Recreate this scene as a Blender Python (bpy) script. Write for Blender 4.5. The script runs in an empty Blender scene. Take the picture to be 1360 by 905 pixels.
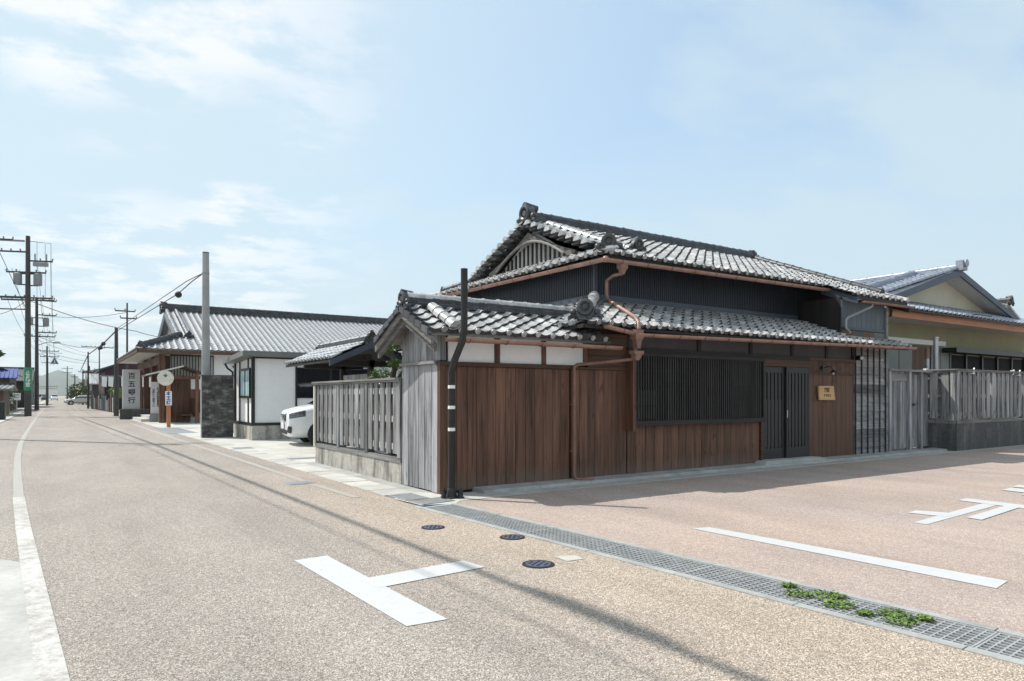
import bpy, bmesh, math, random
import numpy as np
from mathutils import Vector, Matrix
random.seed(7)
RNG = np.random.default_rng(11)
C = bpy.context.scene.collection
SC = bpy.context.scene
R = math.radians

# ------------------------------------------------------------------ camera
cam_d = bpy.data.cameras.new('camera')
cam = bpy.data.objects.new('camera', cam_d); C.objects.link(cam)
cam.location = (0, 0, 1.4)
cam.rotation_euler = (R(90), 0, -math.atan2(603, 907))
cam_d.sensor_width = 36; cam_d.lens = 24.01
cam_d.shift_y = 73.5 / 1360
cam_d.clip_start = 0.05; cam_d.clip_end = 30000
SC.camera = cam

# ------------------------------------------------------------------ light, sky, exposure
SUN_EL = 52.0
SUN_AZ = (-0.60, 0.80)                       # towards the sun, on the ground
ce = math.cos(R(SUN_EL))
SUND = Vector((SUN_AZ[0] * ce, SUN_AZ[1] * ce, math.sin(R(SUN_EL)))).normalized()
sl = bpy.data.lights.new('sun', 'SUN'); sl.energy = 4.6; sl.angle = R(0.4); sl.color = (1.0, 0.955, 0.88)
sun = bpy.data.objects.new('sun', sl); C.objects.link(sun)
sun.rotation_euler = SUND.to_track_quat('Z', 'Y').to_euler(); sun.location = SUND * 60
SC.view_settings.view_transform = 'Standard'; SC.view_settings.look = 'None'
SC.view_settings.gamma = 1.0; SC.view_settings.exposure = 0.22
SC.cycles.max_bounces = 6; SC.cycles.transparent_max_bounces = 8
try:
    SC.cycles.use_denoising = True; SC.cycles.denoiser = 'OPENIMAGEDENOISE'
except Exception: pass

W = bpy.data.worlds.new('World'); SC.world = W; W.use_nodes = True
nt = W.node_tree; nt.nodes.clear()
def wn(t, **k):
    n = nt.nodes.new(t)
    for a, b in k.items(): setattr(n, a, b)
    return n
def wmath(op, a, b=None, c=None, clamp=False):
    n = wn('ShaderNodeMath', operation=op, use_clamp=clamp)
    for i, x in enumerate((a, b, c)):
        if x is None: continue
        if isinstance(x, (int, float)): n.inputs[i].default_value = x
        else: nt.links.new(x, n.inputs[i])
    return n.outputs[0]
sky = wn('ShaderNodeTexSky', sky_type='NISHITA', sun_disc=False)
sky.sun_elevation = R(SUN_EL); sky.sun_rotation = math.atan2(SUN_AZ[0], SUN_AZ[1])
sky.altitude = 10; sky.air_density = 1.0; sky.dust_density = 1.6; sky.ozone_density = 1.0
tc = wn('ShaderNodeTexCoord'); sep = wn('ShaderNodeSeparateXYZ'); nt.links.new(tc.outputs['Generated'], sep.inputs[0])
zz = wmath('MAXIMUM', sep.outputs[2], 0.0)
den = wmath('ADD', zz, 0.16)
cx = wmath('DIVIDE', sep.outputs[0], den); cy = wmath('DIVIDE', sep.outputs[1], den)
comb = wn('ShaderNodeCombineXYZ'); nt.links.new(cx, comb.inputs[0]); nt.links.new(cy, comb.inputs[1])
def noise(scale, detail, rough, off, stretch=(1, 1, 1)):
    m = wn('ShaderNodeMapping'); m.inputs['Location'].default_value = off; m.inputs['Scale'].default_value = stretch
    m.inputs['Rotation'].default_value = (0, 0, R(28))
    nt.links.new(comb.outputs[0], m.inputs[0])
    n = wn('ShaderNodeTexNoise'); n.inputs['Scale'].default_value = scale; n.inputs['Detail'].default_value = detail
    n.inputs['Roughness'].default_value = rough; nt.links.new(m.outputs[0], n.inputs['Vector'])
    return n.outputs[0]
def wramp(x, lo, hi, a=0.0, b=1.0):
    n = wn('ShaderNodeMapRange', interpolation_type='SMOOTHSTEP'); nt.links.new(x, n.inputs[0])
    for i, q in enumerate((lo, hi, a, b)): n.inputs[i + 1].default_value = q
    return n.outputs[0]
veil = wramp(noise(0.85, 6, 0.55, (3.1, 1.7, 0), (1, 1.7, 1)), 0.30, 0.60, 0.0, 0.80)
left = wramp(sep.outputs[0], 0.10, 1.05, 1.0, 0.0)                    # the haze thickens towards the sun's side
banks = wramp(noise(0.9, 3, 0.5, (7.3, 2.2, 0)), 0.38, 0.50, 0.0, 1.0)
puff = wmath('MULTIPLY', wmath('MULTIPLY', wramp(noise(3.6, 10, 0.62, (0.6, 3.9, 0), (1, 1.3, 1)), 0.42, 0.60, 0.0, 0.95), banks), wramp(sep.outputs[0], 0.16, 0.46, 1.0, 0.0))
horizon = wramp(zz, 0.04, 0.58, 1.0, 0.0)
fac = wmath('MAXIMUM', wmath('MAXIMUM', veil, puff), wmath('MAXIMUM', wmath('MULTIPLY', horizon, 0.95), wmath('MULTIPLY', left, 0.86)))
fac = wmath('ADD', wmath('MULTIPLY', fac, 0.68), 0.32, clamp=True)
skyb = wn('ShaderNodeMix', data_type='RGBA', blend_type='MULTIPLY'); skyb.inputs[0].default_value = 1.0
nt.links.new(sky.outputs[0], skyb.inputs[6]); skyb.inputs[7].default_value = (0.84, 1.13, 1.33, 1)
bg1 = wn('ShaderNodeBackground'); nt.links.new(skyb.outputs[2], bg1.inputs[0]); bg1.inputs[1].default_value = 0.15
bg2 = wn('ShaderNodeBackground'); bg2.inputs[0].default_value = (0.545, 0.655, 0.715, 1); bg2.inputs[1].default_value = 1.0
pw = wn('ShaderNodeMix', data_type='RGBA'); nt.links.new(puff, pw.inputs[0])
pw.inputs[6].default_value = (0.575, 0.705, 0.765, 1); pw.inputs[7].default_value = (0.84, 0.86, 0.865, 1)
nt.links.new(pw.outputs[2], bg2.inputs[0])
mx = wn('ShaderNodeMixShader'); nt.links.new(fac, mx.inputs[0]); nt.links.new(bg1.outputs[0], mx.inputs[1]); nt.links.new(bg2.outputs[0], mx.inputs[2])
wo = wn('ShaderNodeOutputWorld'); nt.links.new(mx.outputs[0], wo.inputs[0])

# ------------------------------------------------------------------ materials
class NT:
    def __init__(s, name):
        s.m = bpy.data.materials.new(name); s.m.use_nodes = True; s.t = s.m.node_tree
        s.b = s.t.nodes['Principled BSDF']; s._tc = None
    def n(s, t, **k):
        n = s.t.nodes.new(t)
        for a, b in k.items(): setattr(n, a, b)
        return n
    def l(s, a, b): s.t.links.new(a, b)
    def coord(s, scale=(1, 1, 1), kind='Object', jitter=False):
        if s._tc is None: s._tc = s.n('ShaderNodeTexCoord')
        m = s.n('ShaderNodeMapping'); m.inputs['Scale'].default_value = scale
        if jitter:
            oi = s.n('ShaderNodeObjectInfo'); v = s.n('ShaderNodeVectorMath', operation='SCALE')
            v.inputs[0].default_value = (37, 53, 71); s.l(oi.outputs['Random'], v.inputs['Scale'])
            a = s.n('ShaderNodeVectorMath', operation='ADD'); s.l(s._tc.outputs[kind], a.inputs[0]); s.l(v.outputs[0], a.inputs[1])
            s.l(a.outputs[0], m.inputs[0])
        else: s.l(s._tc.outputs[kind], m.inputs[0])
        return m.outputs[0]
    def noise(s, co, scale, detail=4, rough=0.55, dist=0.0):
        n = s.n('ShaderNodeTexNoise'); n.inputs['Scale'].default_value = scale; n.inputs['Detail'].default_value = detail
        n.inputs['Roughness'].default_value = rough; n.inputs['Distortion'].default_value = dist; s.l(co, n.inputs['Vector']); return n.outputs[0]
    def vor(s, co, scale, out='Color'):
        n = s.n('ShaderNodeTexVoronoi'); n.inputs['Scale'].default_value = scale; s.l(co, n.inputs['Vector']); return n.outputs[out]
    def mr(s, x, lo, hi, a=0.0, b=1.0):
        n = s.n('ShaderNodeMapRange'); s.l(x, n.inputs[0])
        for i, q in enumerate((lo, hi, a, b)): n.inputs[i + 1].default_value = q
        return n.outputs[0]
    def ramp(s, x, stops):
        n = s.n('ShaderNodeValToRGB'); e = n.color_ramp.elements
        while len(e) < len(stops): e.new(0.5)
        for q, (p, c) in zip(e, stops): q.position = p; q.color = tuple(c) + (1,)
        s.l(x, n.inputs[0]); return n.outputs[0]
    def mix(s, f, a, b, bt='MIX'):
        n = s.n('ShaderNodeMix', data_type='RGBA', blend_type=bt)
        for q, i in ((f, 0), (a, 6), (b, 7)):
            if isinstance(q, (int, float)): n.inputs[i].default_value = q
            elif isinstance(q, tuple): n.inputs[i].default_value = q + (1,) if len(q) == 3 else q
            else: s.l(q, n.inputs[i])
        return n.outputs[2]
    def math(s, op, a, b=0.0):
        n = s.n('ShaderNodeMath', operation=op)
        for i, q in enumerate((a, b)):
            if isinstance(q, (int, float)): n.inputs[i].default_value = q
            else: s.l(q, n.inputs[i])
        return n.outputs[0]
    def rnd(s, lo, hi):                       # a brightness per object and per loose piece
        oi = s.n('ShaderNodeObjectInfo'); g = s.n('ShaderNodeNewGeometry')
        f = s.math('FRACT', s.math('ADD', oi.outputs['Random'], g.outputs['Random Per Island']))
        return s.mr(f, 0, 1, lo, hi)
    def grey(s, v):
        n = s.n('ShaderNodeCombineColor')
        for i in range(3): s.l(v, n.inputs[i])
        return n.outputs[0]
    def bump(s, h, strength, dist=0.02):
        n = s.n('ShaderNodeBump'); n.inputs['Strength'].default_value = strength; n.inputs['Distance'].default_value = dist
        s.l(h, n.inputs['Height']); s.l(n.outputs[0], s.b.inputs['Normal'])
    def out(s, col, rough=0.6, metal=0.0, spec=0.5):
        if isinstance(col, tuple): s.b.inputs['Base Color'].default_value = col + (1,)
        else: s.l(col, s.b.inputs['Base Color'])
        if isinstance(rough, (int, float)): s.b.inputs['Roughness'].default_value = rough
        else: s.l(rough, s.b.inputs['Roughness'])
        s.b.inputs['Metallic'].default_value = metal; s.b.inputs['Specular IOR Level'].default_value = spec
        return s.m

def plain(name, c, rough=0.6, metal=0.0, var=0.15, scale=3.0, spec=0.5, bump=0.0, rand=0.0, stretch=(1, 1, 1), detail=5):
    t = NT(name); co = t.coord(stretch, jitter=True)
    f = t.noise(co, scale, detail)
    f2 = t.noise(co, scale * 9, 3)
    k = t.mr(f, 0.3, 0.7, 1 - var, 1 + var); k = t.math('MULTIPLY', k, t.mr(f2, 0.3, 0.7, 1 - var * .5, 1 + var * .5))
    if rand: k = t.math('MULTIPLY', k, t.rnd(1 - rand, 1 + rand))
    col = t.mix(1.0, c, t.grey(k), 'MULTIPLY')
    if bump: t.bump(f2, bump)
    return t.out(col, rough, metal, spec)

def wood(name, dark, light, axis=2, scale=1.0, rough=0.65, rand=0.25, streak=0.5, bump=0.25, spec=0.3, dust=False):
    t = NT(name); s = [30 * scale] * 3; s[axis] = 1.1 * scale
    co = t.coord(tuple(s), jitter=True)
    g = t.noise(co, 1.0, 7, 0.65, 0.6)
    s2 = [5 * scale] * 3; s2[axis] = 0.5 * scale
    g2 = t.noise(t.coord(tuple(s2), jitter=True), 1.0, 4)
    f = t.math('ADD', t.math('MULTIPLY', g, 0.6), t.math('MULTIPLY', g2, 0.4))
    col = t.ramp(f, [(0.5 - 0.25 * streak - .06, dark), (0.52 + 0.2 * streak, light)])
    col = t.mix(1.0, col, t.grey(t.rnd(1 - rand, 1 + rand)), 'MULTIPLY')
    kn = t.noise(t.coord((9, 9, 3.2), jitter=True), 1.0, 2); col = t.mix(t.mr(kn, .66, .74, 0, .55), col, tuple(q * .45 for q in dark))
    if dust:
        geo = t.n('ShaderNodeNewGeometry'); se = t.n('ShaderNodeSeparateXYZ'); t.l(geo.outputs['Position'], se.inputs[0])
        z = t.math('SUBTRACT', se.outputs[2], t.math('MULTIPLY', t.noise(t.coord((7, 7, 1)), 1.0, 4), 0.40)); col = t.mix(t.mr(z, -.12, .10, .5, 0), col, (.15, .125, .10))
    t.bump(g, bump, 0.006)
    return t.out(col, rough, 0, spec)

def aggregate(name, stops, tint_a, tint_b, big=0.25, stone=110, rough=0.85, dirt=0.25, edge=None):
    t = NT(name); co = t.coord()
    n1 = t.noise(co, stone * .8, 2, 0.7)
    v = t.vor(co, stone * 0.9); sp = t.n('ShaderNodeSeparateColor'); t.l(v, sp.inputs[0])
    f = t.math('ADD', t.math('MULTIPLY', sp.outputs[0], 0.7), t.math('MULTIPLY', n1, 0.3))
    col = t.ramp(f, stops)
    b = t.noise(co, big, 5, 0.6); tint = t.mix(t.mr(b, 0.35, 0.65), tint_a, tint_b)
    if edge:
        tc_ = t.coord((1, 1, 1)); se = t.n('ShaderNodeSeparateXYZ'); t.l(tc_, se.inputs[0])
        w = t.math('ADD', se.outputs[0], t.math('MULTIPLY', t.math('SUBTRACT', t.noise(co, 0.8, 4), 0.5), 1.6))
        yy = t.math('ADD', se.outputs[1], t.math('MULTIPLY', t.math('SUBTRACT', t.noise(co, .5, 3), 0.5), 6.0))
        tint = t.mix(t.math('MULTIPLY', t.mr(w, edge[0], edge[1]), t.mr(yy, 15, 7)), tint, edge[2])
    col = t.mix(1.0, col, tint, 'MULTIPLY')
    d = t.noise(t.coord((1.0, 0.35, 1)), 1.3, 6, 0.65)
    col = t.mix(1.0, col, t.grey(t.mr(d, 0.35, 0.62, 1 - dirt, 1.0)), 'MULTIPLY')
    lane = t.noise(t.coord((1.1, .05, 1)), 1.0, 3); col = t.mix(1.0, col, t.grey(t.mr(lane, .3, .7, .92, 1.07)), 'MULTIPLY')
    st = t.noise(co, .9, 6, .62); col = t.mix(t.mr(st, .66, .76, 0, .35), col, (.16, .15, .14))
    sp2 = t.noise(co, 21, 4, 0.7); col = t.mix(1.0, col, t.grey(t.mr(sp2, 0.3, 0.7, 0.84, 1.14)), 'MULTIPLY')
    t.bump(f, 0.22, 0.005)
    return t.out(col, rough, 0, 0.25)

MT = {}
MT['road'] = aggregate('road_aggregate', [(0.15, (.13, .12, .115)), (0.30, (.36, .335, .305)), (0.60, (.47, .435, .395)), (0.80, (.92, .87, .80))],
                       (.61, .585, .58), (.68, .64, .625), 0.22, 195, dirt=0.14, edge=(2.0, 3.4, (.79, .70, .62)))
MT['street'] = aggregate('street_aggregate', [(0.12, (.25, .20, .175)), (0.32, (.44, .355, .31)), (0.66, (.52, .43, .375)), (0.86, (.84, .73, .65))],
                         (.73, .73, .76), (.84, .80, .77), 0.35, 200, dirt=0.14)
MT['earth'] = plain('ground_earth', (.30, .27, .22), 0.9, var=0.3, scale=1.5)
MT['concrete'] = plain('pale_concrete', (.40, .395, .375), 0.8, var=0.16, scale=2.2, bump=0.15, spec=0.3)
MT['concrete_grey'] = plain('grey_concrete', (.33, .33, .32), 0.8, var=0.2, scale=3, bump=0.15, spec=0.3)
MT['concrete_white'] = plain('bright_concrete', (.47, .46, .43), 0.8, var=0.16, scale=1.6, bump=0.1, spec=0.3)
def stained(name, c, stain, lo=0.45, hi=0.62, rough=0.85, blot=0.2):
    t = NT(name); co = t.coord((2.2, 2.2, 0.45))
    a = t.noise(co, 1.6, 7, 0.65); b = t.noise(t.coord(), 14, 4)
    col = t.mix(t.mr(a, lo, hi), c, stain); col = t.mix(1.0, col, t.grey(t.mr(b, .3, .7, 1 - blot, 1 + blot * .75)), 'MULTIPLY')
    t.bump(b, blot, 0.01); return t.out(col, rough, 0, 0.3)
MT['base_stained'] = stained('stained_concrete', (.42, .40, .36), (.17, .16, .145))
MT['base_dark'] = stained('dark_stained_concrete', (.085, .085, .085), (.16, .155, .145), 0.5, 0.7)
t = NT('blackened_block'); co = t.coord((1.2, 1.2, 3)); a = t.noise(co, 2.2, 7, .7); b = t.noise(t.coord(), 30, 4)
col = t.mix(t.mr(a, .48, .68), (.075, .075, .073), (.25, .247, .24)); col = t.mix(1.0, col, t.grey(t.mr(b, .3, .7, .8, 1.2)), 'MULTIPLY'); col = t.mix(1.0, col, t.grey(t.rnd(.7, 1.35)), 'MULTIPLY')
t.bump(b, .3, .01); MT['block'] = t.out(col, .85, 0, .3)
def paint(name):
    t = NT(name); co = t.coord()
    a = t.noise(co, 9, 6, 0.7); b = t.noise(co, 70, 3)
    f = t.math('ADD', t.math('MULTIPLY', a, 0.65), t.math('MULTIPLY', b, 0.35))
    return t, f
t, f = paint('fresh_white_paint'); MT['paint'] = t.out(t.ramp(f, [(0.34, (.36, .36, .35)), (0.41, (.48, .48, .485)), (0.65, (.515, .52, .525))]), 0.6)
t, f = paint('worn_white_paint'); co = t.coord((1, .5, 1)); big = t.noise(co, 1.1, 5, .6)
f = t.math('ADD', f, t.math('MULTIPLY', t.math('SUBTRACT', big, 0.5), 0.5))
MT['paint_worn'] = t.out(t.ramp(f, [(0.40, (.31, .29, .265)), (0.50, (.44, .425, .40)), (0.64, (.55, .54, .53))]), 0.7)
t, f = paint('faded_white_paint'); MT['paint_faded'] = t.out(t.ramp(f, [(0.46, (.32, .30, .28)), (0.72, (.42, .405, .38))]), 0.75)

MT['brown'] = wood('dark_brown_board', (.036, .0175, .012), (.178, .088, .055), 2, 1.0, 0.6, 0.20, 0.35, spec=0.35, dust=True)
MT['brown_red'] = wood('red_brown_board', (.05, .025, .015), (.145, .078, .048), 2, 1.0, 0.55, 0.1, 0.5)
MT['brown_h'] = wood('dark_brown_beam', (.034, .019, .013), (.12, .065, .042), 0, 1.0, 0.6, 0.2)
MT['greywood'] = wood('weathered_grey_board', (.06, .061, .066), (.39, .392, .41), 2, 1.1, 0.8, 0.22, 0.30, 0.7)
MT['greywood_fence'] = wood('weathered_fence_board', (.05, .05, .052), (.32, .32, .325), 2, 1.1, 0.8, 0.3, 0.25, 0.7)
MT['greywood_x'] = wood('weathered_grey_beam', (.07, .069, .067), (.27, .262, .255), 0, 1.2, 0.8, 0.15, 0.5, 0.3)
MT['greywood_y'] = wood('weathered_grey_rail', (.075, .074, .072), (.29, .283, .277), 1, 1.2, 0.8, 0.15, 0.5, 0.3)
MT['darkwood'] = wood('blackened_wood', (.010, .009, .009), (.035, .031, .029), 2, 1.0, 0.6, 0.25)
MT['darkwood_x'] = wood('blackened_beam', (.010, .009, .009), (.035, .031, .029), 0, 1.0, 0.6, 0.25)
MT['clap'] = wood('grey_shingle_board', (.05, .052, .056), (.34, .34, .345), 0, 1.0, 0.8, 0.55, 0.6, 0.3)
MT['tan'] = wood('pale_sign_wood', (.42, .25, .11), (.62, .41, .20), 0, 1.6, 0.55, 0.05, 0.5, 0.1)
MT['ribbed'] = plain('dark_ribbed_metal', (.026, .033, .046), 0.45, 0.0, 0.2, 2.0, spec=0.5)
MT['ribbed_trim'] = plain('dark_blue_trim', (.05, .062, .085), 0.45, 0.0, 0.15, 2.0)
MT['bluesiding'] = plain('slate_blue_siding', (.075, .095, .115), 0.5, 0, 0.15, 2)
MT['plaster_white'] = plain('white_plaster', (.79, .785, .775), 0.85, var=0.05, scale=1.2)
MT['plaster_white'] = stained('rain_streaked_plaster', (.79, .785, .78), (.68, .675, .66), .56, .95, blot=0.03)
MT['plaster_dark'] = plain('dark_grey_plaster', (.075, .076, .078), 0.85, var=0.2, scale=2)
MT['copper'] = plain('dull_copper', (.32, .19, .15), 0.5, 0.1, 0.25, 4.0)
MT['copper_dark'] = plain('browned_copper', (.21, .115, .085), 0.5, 0.1, 0.25, 4.0)
MT['glass'] = plain('dark_window_glass', (.012, .013, .016), 0.05, 0, 0.05, 1.0, spec=0.8)
MT['shoji'] = plain('grey_inner_screen', (.13, .13, .13), 0.8, 0, 0.2, 2.0)
MT['black'] = plain('black_metal', (.012, .012, .013), 0.4, 0.0, 0.1, 3)
MT['polebrown'] = plain('dark_brown_steel', (.018, .015, .014), 0.35, 0.2, 0.2, 6, bump=0.05)
MT['white'] = plain('white_enamel', (.78, .78, .77), 0.4, 0, 0.04, 2)
MT['alu'] = plain('aluminium', (.45, .46, .47), 0.35, 0.6, 0.1, 5)
MT['steel'] = plain('galvanised_grating', (.36, .37, .375), 0.5, 0.15, 0.2, 9)
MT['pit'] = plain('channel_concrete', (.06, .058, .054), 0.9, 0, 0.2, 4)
MT['iron_blue'] = plain('blue_cast_iron', (.085, .095, .15), 0.5, 0.1, 0.3, 30, bump=0.3)
MT['iron_dark'] = plain('dark_cast_iron', (.03, .03, .036), 0.5, 0.3, 0.2, 20)
MT['pole_concrete'] = plain('pole_concrete', (.32, .32, .32), 0.75, 0, 0.15, 2.5, bump=0.1)
MT['pole_dark'] = plain('darkened_pole_concrete', (.055, .052, .05), 0.75, 0, 0.2, 2.5)
MT['cable'] = plain('black_cable', (.015, .015, .016), 0.6, 0, 0.05)
MT['grey_metal'] = plain('grey_painted_metal', (.24, .255, .27), 0.5, 0.2, 0.12, 3)

def tilemat(name, c1, c2, rough, rand, dark=(.05, .05, .052), lo=.56, hi=.74):
    t = NT(name); co = t.coord((1, 1, 1), jitter=True)
    n = t.noise(co, 7, 6, 0.65); col = t.mix(t.mr(n, .32, .68), c1, c2)
    m = t.noise(co, 26, 5, 0.7); col = t.mix(t.mr(m, lo, hi, 0, .75), col, dark)
    col = t.mix(1.0, col, t.grey(t.rnd(1 - rand, 1 + rand)), 'MULTIPLY')
    t.bump(m, 0.15, 0.01)
    return t.out(col, rough, 0.0, 0.55)
MT['tile'] = tilemat('weathered_roof_tile', (.22, .222, .228), (.54, .537, .53), 0.34, 0.26)
MT['tile_dark'] = tilemat('dark_ridge_tile', (.018, .019, .023), (.075, .077, .085), 0.42, 0.4)
MT['tile_new'] = tilemat('silver_blue_tile', (.22, .245, .30), (.36, .39, .46), 0.32, 0.12, (.13, .15, .18))
MT['tile_bank'] = tilemat('silver_grey_tile', (.21, .22, .24), (.28, .29, .315), 0.40, 0.06, (.17, .175, .19))
MT['tile_lip'] = plain('shaded_tile_edge', (.055, .055, .058), .6, 0, .3, 20)  # shade on the tiles' front lips, painted in as a darker colour
MT['batten'] = plain('dark_batten', (.03, .031, .034), .7, 0, .2, 5)
MT['tile_gloss'] = tilemat('glossy_silver_tile', (.36, .37, .39), (.50, .51, .53), 0.22, 0.06, (.30, .305, .315))
def leafmat(name, a, b):
    t = NT(name); col = t.mix(t.rnd(0, 1), a, b); m = t.out(col, 0.55, 0, 0.3)
    t.b.inputs['Subsurface Weight'].default_value = 0.0
    return m
MT['leaf'] = leafmat('pine_leaf', (.045, .085, .02), (.13, .20, .05))
MT['leaf_dark'] = leafmat('dark_leaf', (.02, .04, .015), (.07, .10, .035))
MT['weed'] = leafmat('weed_leaf', (.07, .13, .025), (.17, .25, .06))
MT['bark'] = plain('bark', (.07, .055, .04), 0.85, 0, 0.3, 8)

# ------------------------------------------------------------------ mesh helpers
class MB:
    def __init__(s): s.v = []; s.f = []
    def add(s, vs, fs):
        o = len(s.v); s.v.extend([tuple(p) for p in vs]); s.f.extend([tuple(i + o for i in q) for q in fs]); return s
    def box(s, x0, y0, z0, x1, y1, z1):
        return s.add([(x0, y0, z0), (x1, y0, z0), (x1, y1, z0), (x0, y1, z0), (x0, y0, z1), (x1, y0, z1), (x1, y1, z1), (x0, y1, z1)],
                     [(0, 3, 2, 1), (4, 5, 6, 7), (0, 1, 5, 4), (1, 2, 6, 5), (2, 3, 7, 6), (3, 0, 4, 7)])
    def cb(s, c, d): return s.box(c[0] - d[0] / 2, c[1] - d[1] / 2, c[2] - d[2] / 2, c[0] + d[0] / 2, c[1] + d[1] / 2, c[2] + d[2] / 2)
    def prism(s, pts, d):                     # polygon (3-D points, counter-clockwise seen from the -d side) swept by d
        n = len(pts); d = Vector(d); a = [Vector(p) for p in pts]
        return s.add(a + [p + d for p in a], [tuple(range(n - 1, -1, -1)), tuple(range(n, 2 * n))] + [(i, (i + 1) % n, n + (i + 1) % n, n + i) for i in range(n)])
    def quad(s, *p): return s.add(p, [tuple(range(len(p)))])
    def beam(s, p, q, w, h, up=(0, 0, 1)):    # box along p->q
        p = Vector(p); q = Vector(q); d = (q - p).normalized(); r = d.cross(Vector(up)).normalized() * (w / 2); u = r.cross(d).normalized() * (h / 2)
        a = [p - r - u, p + r - u, p + r + u, p - r + u]; return s.prism(a, q - p)
    def tube(s, path, r, n=8, caps=True):
        P = [Vector(p) for p in path]; rs = r if isinstance(r, (list, tuple)) else [r] * len(P); o = len(s.v)
        prev = None
        for i, p in enumerate(P):
            d = ((P[min(i + 1, len(P) - 1)] - P[i]).normalized() + (P[i] - P[max(i - 1, 0)]).normalized()).normalized()
            if prev is None: a = d.orthogonal().normalized()
            else: a = (prev - d * prev.dot(d)).normalized()
            prev = a; b = d.cross(a)
            for k in range(n):
                t = 2 * math.pi * k / n; s.v.append(tuple(p + (a * math.cos(t) + b * math.sin(t)) * rs[i]))
        for i in range(len(P) - 1):
            for k in range(n):
                k2 = (k + 1) % n; s.f.append((o + i * n + k, o + i * n + k2, o + (i + 1) * n + k2, o + (i + 1) * n + k))
        if caps:
            s.f.append(tuple(o + k for k in range(n - 1, -1, -1))); s.f.append(tuple(o + (len(P) - 1) * n + k for k in range(n)))
        return s
    def ball(s, c, r, nu=10, nv=6, sc=(1, 1, 1)):
        o = len(s.v)
        for j in range(nv + 1):
            a = math.pi * j / nv
            for i in range(nu):
                b = 2 * math.pi * i / nu
                s.v.append((c[0] + r * sc[0] * math.sin(a) * math.cos(b), c[1] + r * sc[1] * math.sin(a) * math.sin(b), c[2] + r * sc[2] * math.cos(a)))
        for j in range(nv):
            for i in range(nu):
                i2 = (i + 1) % nu; s.f.append((o + j * nu + i, o + (j + 1) * nu + i, o + (j + 1) * nu + i2, o + j * nu + i2))
        return s
    def torus(s, c, ax, R0, r, n=16, m=6):
        c = Vector(c); ax = Vector(ax).normalized(); a = ax.orthogonal().normalized(); b = ax.cross(a); o = len(s.v)
        for i in range(n):
            t = 2 * math.pi * i / n; d = a * math.cos(t) + b * math.sin(t)
            for j in range(m):
                u = 2 * math.pi * j / m; s.v.append(tuple(c + d * (R0 + r * math.cos(u)) + ax * r * math.sin(u)))
        for i in range(n):
            for j in range(m):
                i2 = (i + 1) % n; j2 = (j + 1) % m; s.f.append((o + i * m + j, o + i2 * m + j, o + i2 * m + j2, o + i * m + j2))
        return s
    def disc(s, c, ax, r, h, n=16):
        c = Vector(c); ax = Vector(ax).normalized(); return s.tube([c, c + ax * h], r, n)
    def xf(s, M, start=0):
        s.v = s.v[:start] + [tuple(M @ Vector(p)) for p in s.v[start:]]; return s
    def mesh(s, name):
        me = bpy.data.meshes.new(name); me.from_pydata(s.v, [], s.f); me.update(); return me

def new(name, me, mat, parent=None, smooth=False):
    if isinstance(me, MB): me = me.mesh(name)
    o = bpy.data.objects.new(name, me); C.objects.link(o)
    if mat is not None and len(me.materials) == 0: me.materials.append(MT[mat] if isinstance(mat, str) else mat)
    if smooth:
        me.polygons.foreach_set('use_smooth', [True] * len(me.polygons))
        try: me.set_sharp_from_angle(angle=R(40))
        except Exception: pass
    if parent is not None:
        o.parent = parent
        if parent.get('wp'): o.matrix_parent_inverse = Matrix.Translation(-parent.location)   # meshes of big things are built where they stand
    return o
def thing(name, label, cat, loc=(0, 0, 0), rz=0, group=None, world=False):
    o = bpy.data.objects.new(name, None); C.objects.link(o); o.location = loc; o.rotation_euler = (0, 0, rz); o.empty_display_size = 0.2
    o['label'] = label; o['category'] = cat
    if group: o['group'] = group
    if world: o['wp'] = 1
    return o
def tag(o, label, cat, group=None):
    o['label'] = label; o['category'] = cat
    if group: o['group'] = group
    return o
def struct(name, mb, mat, smooth=False):
    o = new(name, mb, mat, None, smooth); o['kind'] = 'structure'; return o
def dup(root, loc, rz=None, label=None, group=None):
    r = root.copy(); C.objects.link(r); r.location = loc
    if rz is not None: r.rotation_euler = (0, 0, rz)
    if label: r['label'] = label
    if group: r['group'] = group
    for ch in list(root.children):
        c = ch.copy(); C.objects.link(c); c.parent = r
        for g in ch.children:
            d = g.copy(); C.objects.link(d); d.parent = c
    return r
def plank(x0, x1, z0, z1, y, th=0.025, ch=0.006, top=None):   # board facing -Y with eased edges; top = (zl, zr) for a sloped head
    zl, zr = top if top else (z1, z1)
    pr = [(x0, y + th), (x0, y + ch), (x0 + ch, y), (x1 - ch, y), (x1, y + ch), (x1, y + th)]
    m = MB(); n = len(pr)
    def zt(x): return zl + (zr - zl) * (x - x0) / (x1 - x0)
    m.add([(x, yy, z0) for x, yy in pr] + [(x, yy, zt(x)) for x, yy in pr],
          [tuple(range(n - 1, -1, -1)), tuple(range(n, 2 * n))] + [(i, (i + 1) % n, n + (i + 1) % n, n + i) for i in range(n)])
    return m
def rot90(m):   # facing -Y becomes facing -X: (x, y) -> (y, -x) mirrored so that x runs along -Y ; winding kept
    m.v = [(p[1], -p[0], p[2]) for p in m.v]; return m
# ------------------------------------------------------------------ ground, roads, markings
def ground_sheet():
    m = MB(); S = 9000; z = -0.012; hx0, hx1, hy0, hy1 = 3.70, 4.95, -5.0, 8.02
    for a, b, c, d in ((-S, -S, hx0, S), (hx1, -S, S, S), (hx0, -S, hx1, hy0), (hx0, hy1, hx1, S)):
        m.quad((a, b, z), (c, b, z), (c, d, z), (a, d, z))
    return m
struct('ground', ground_sheet(), 'earth')
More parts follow.
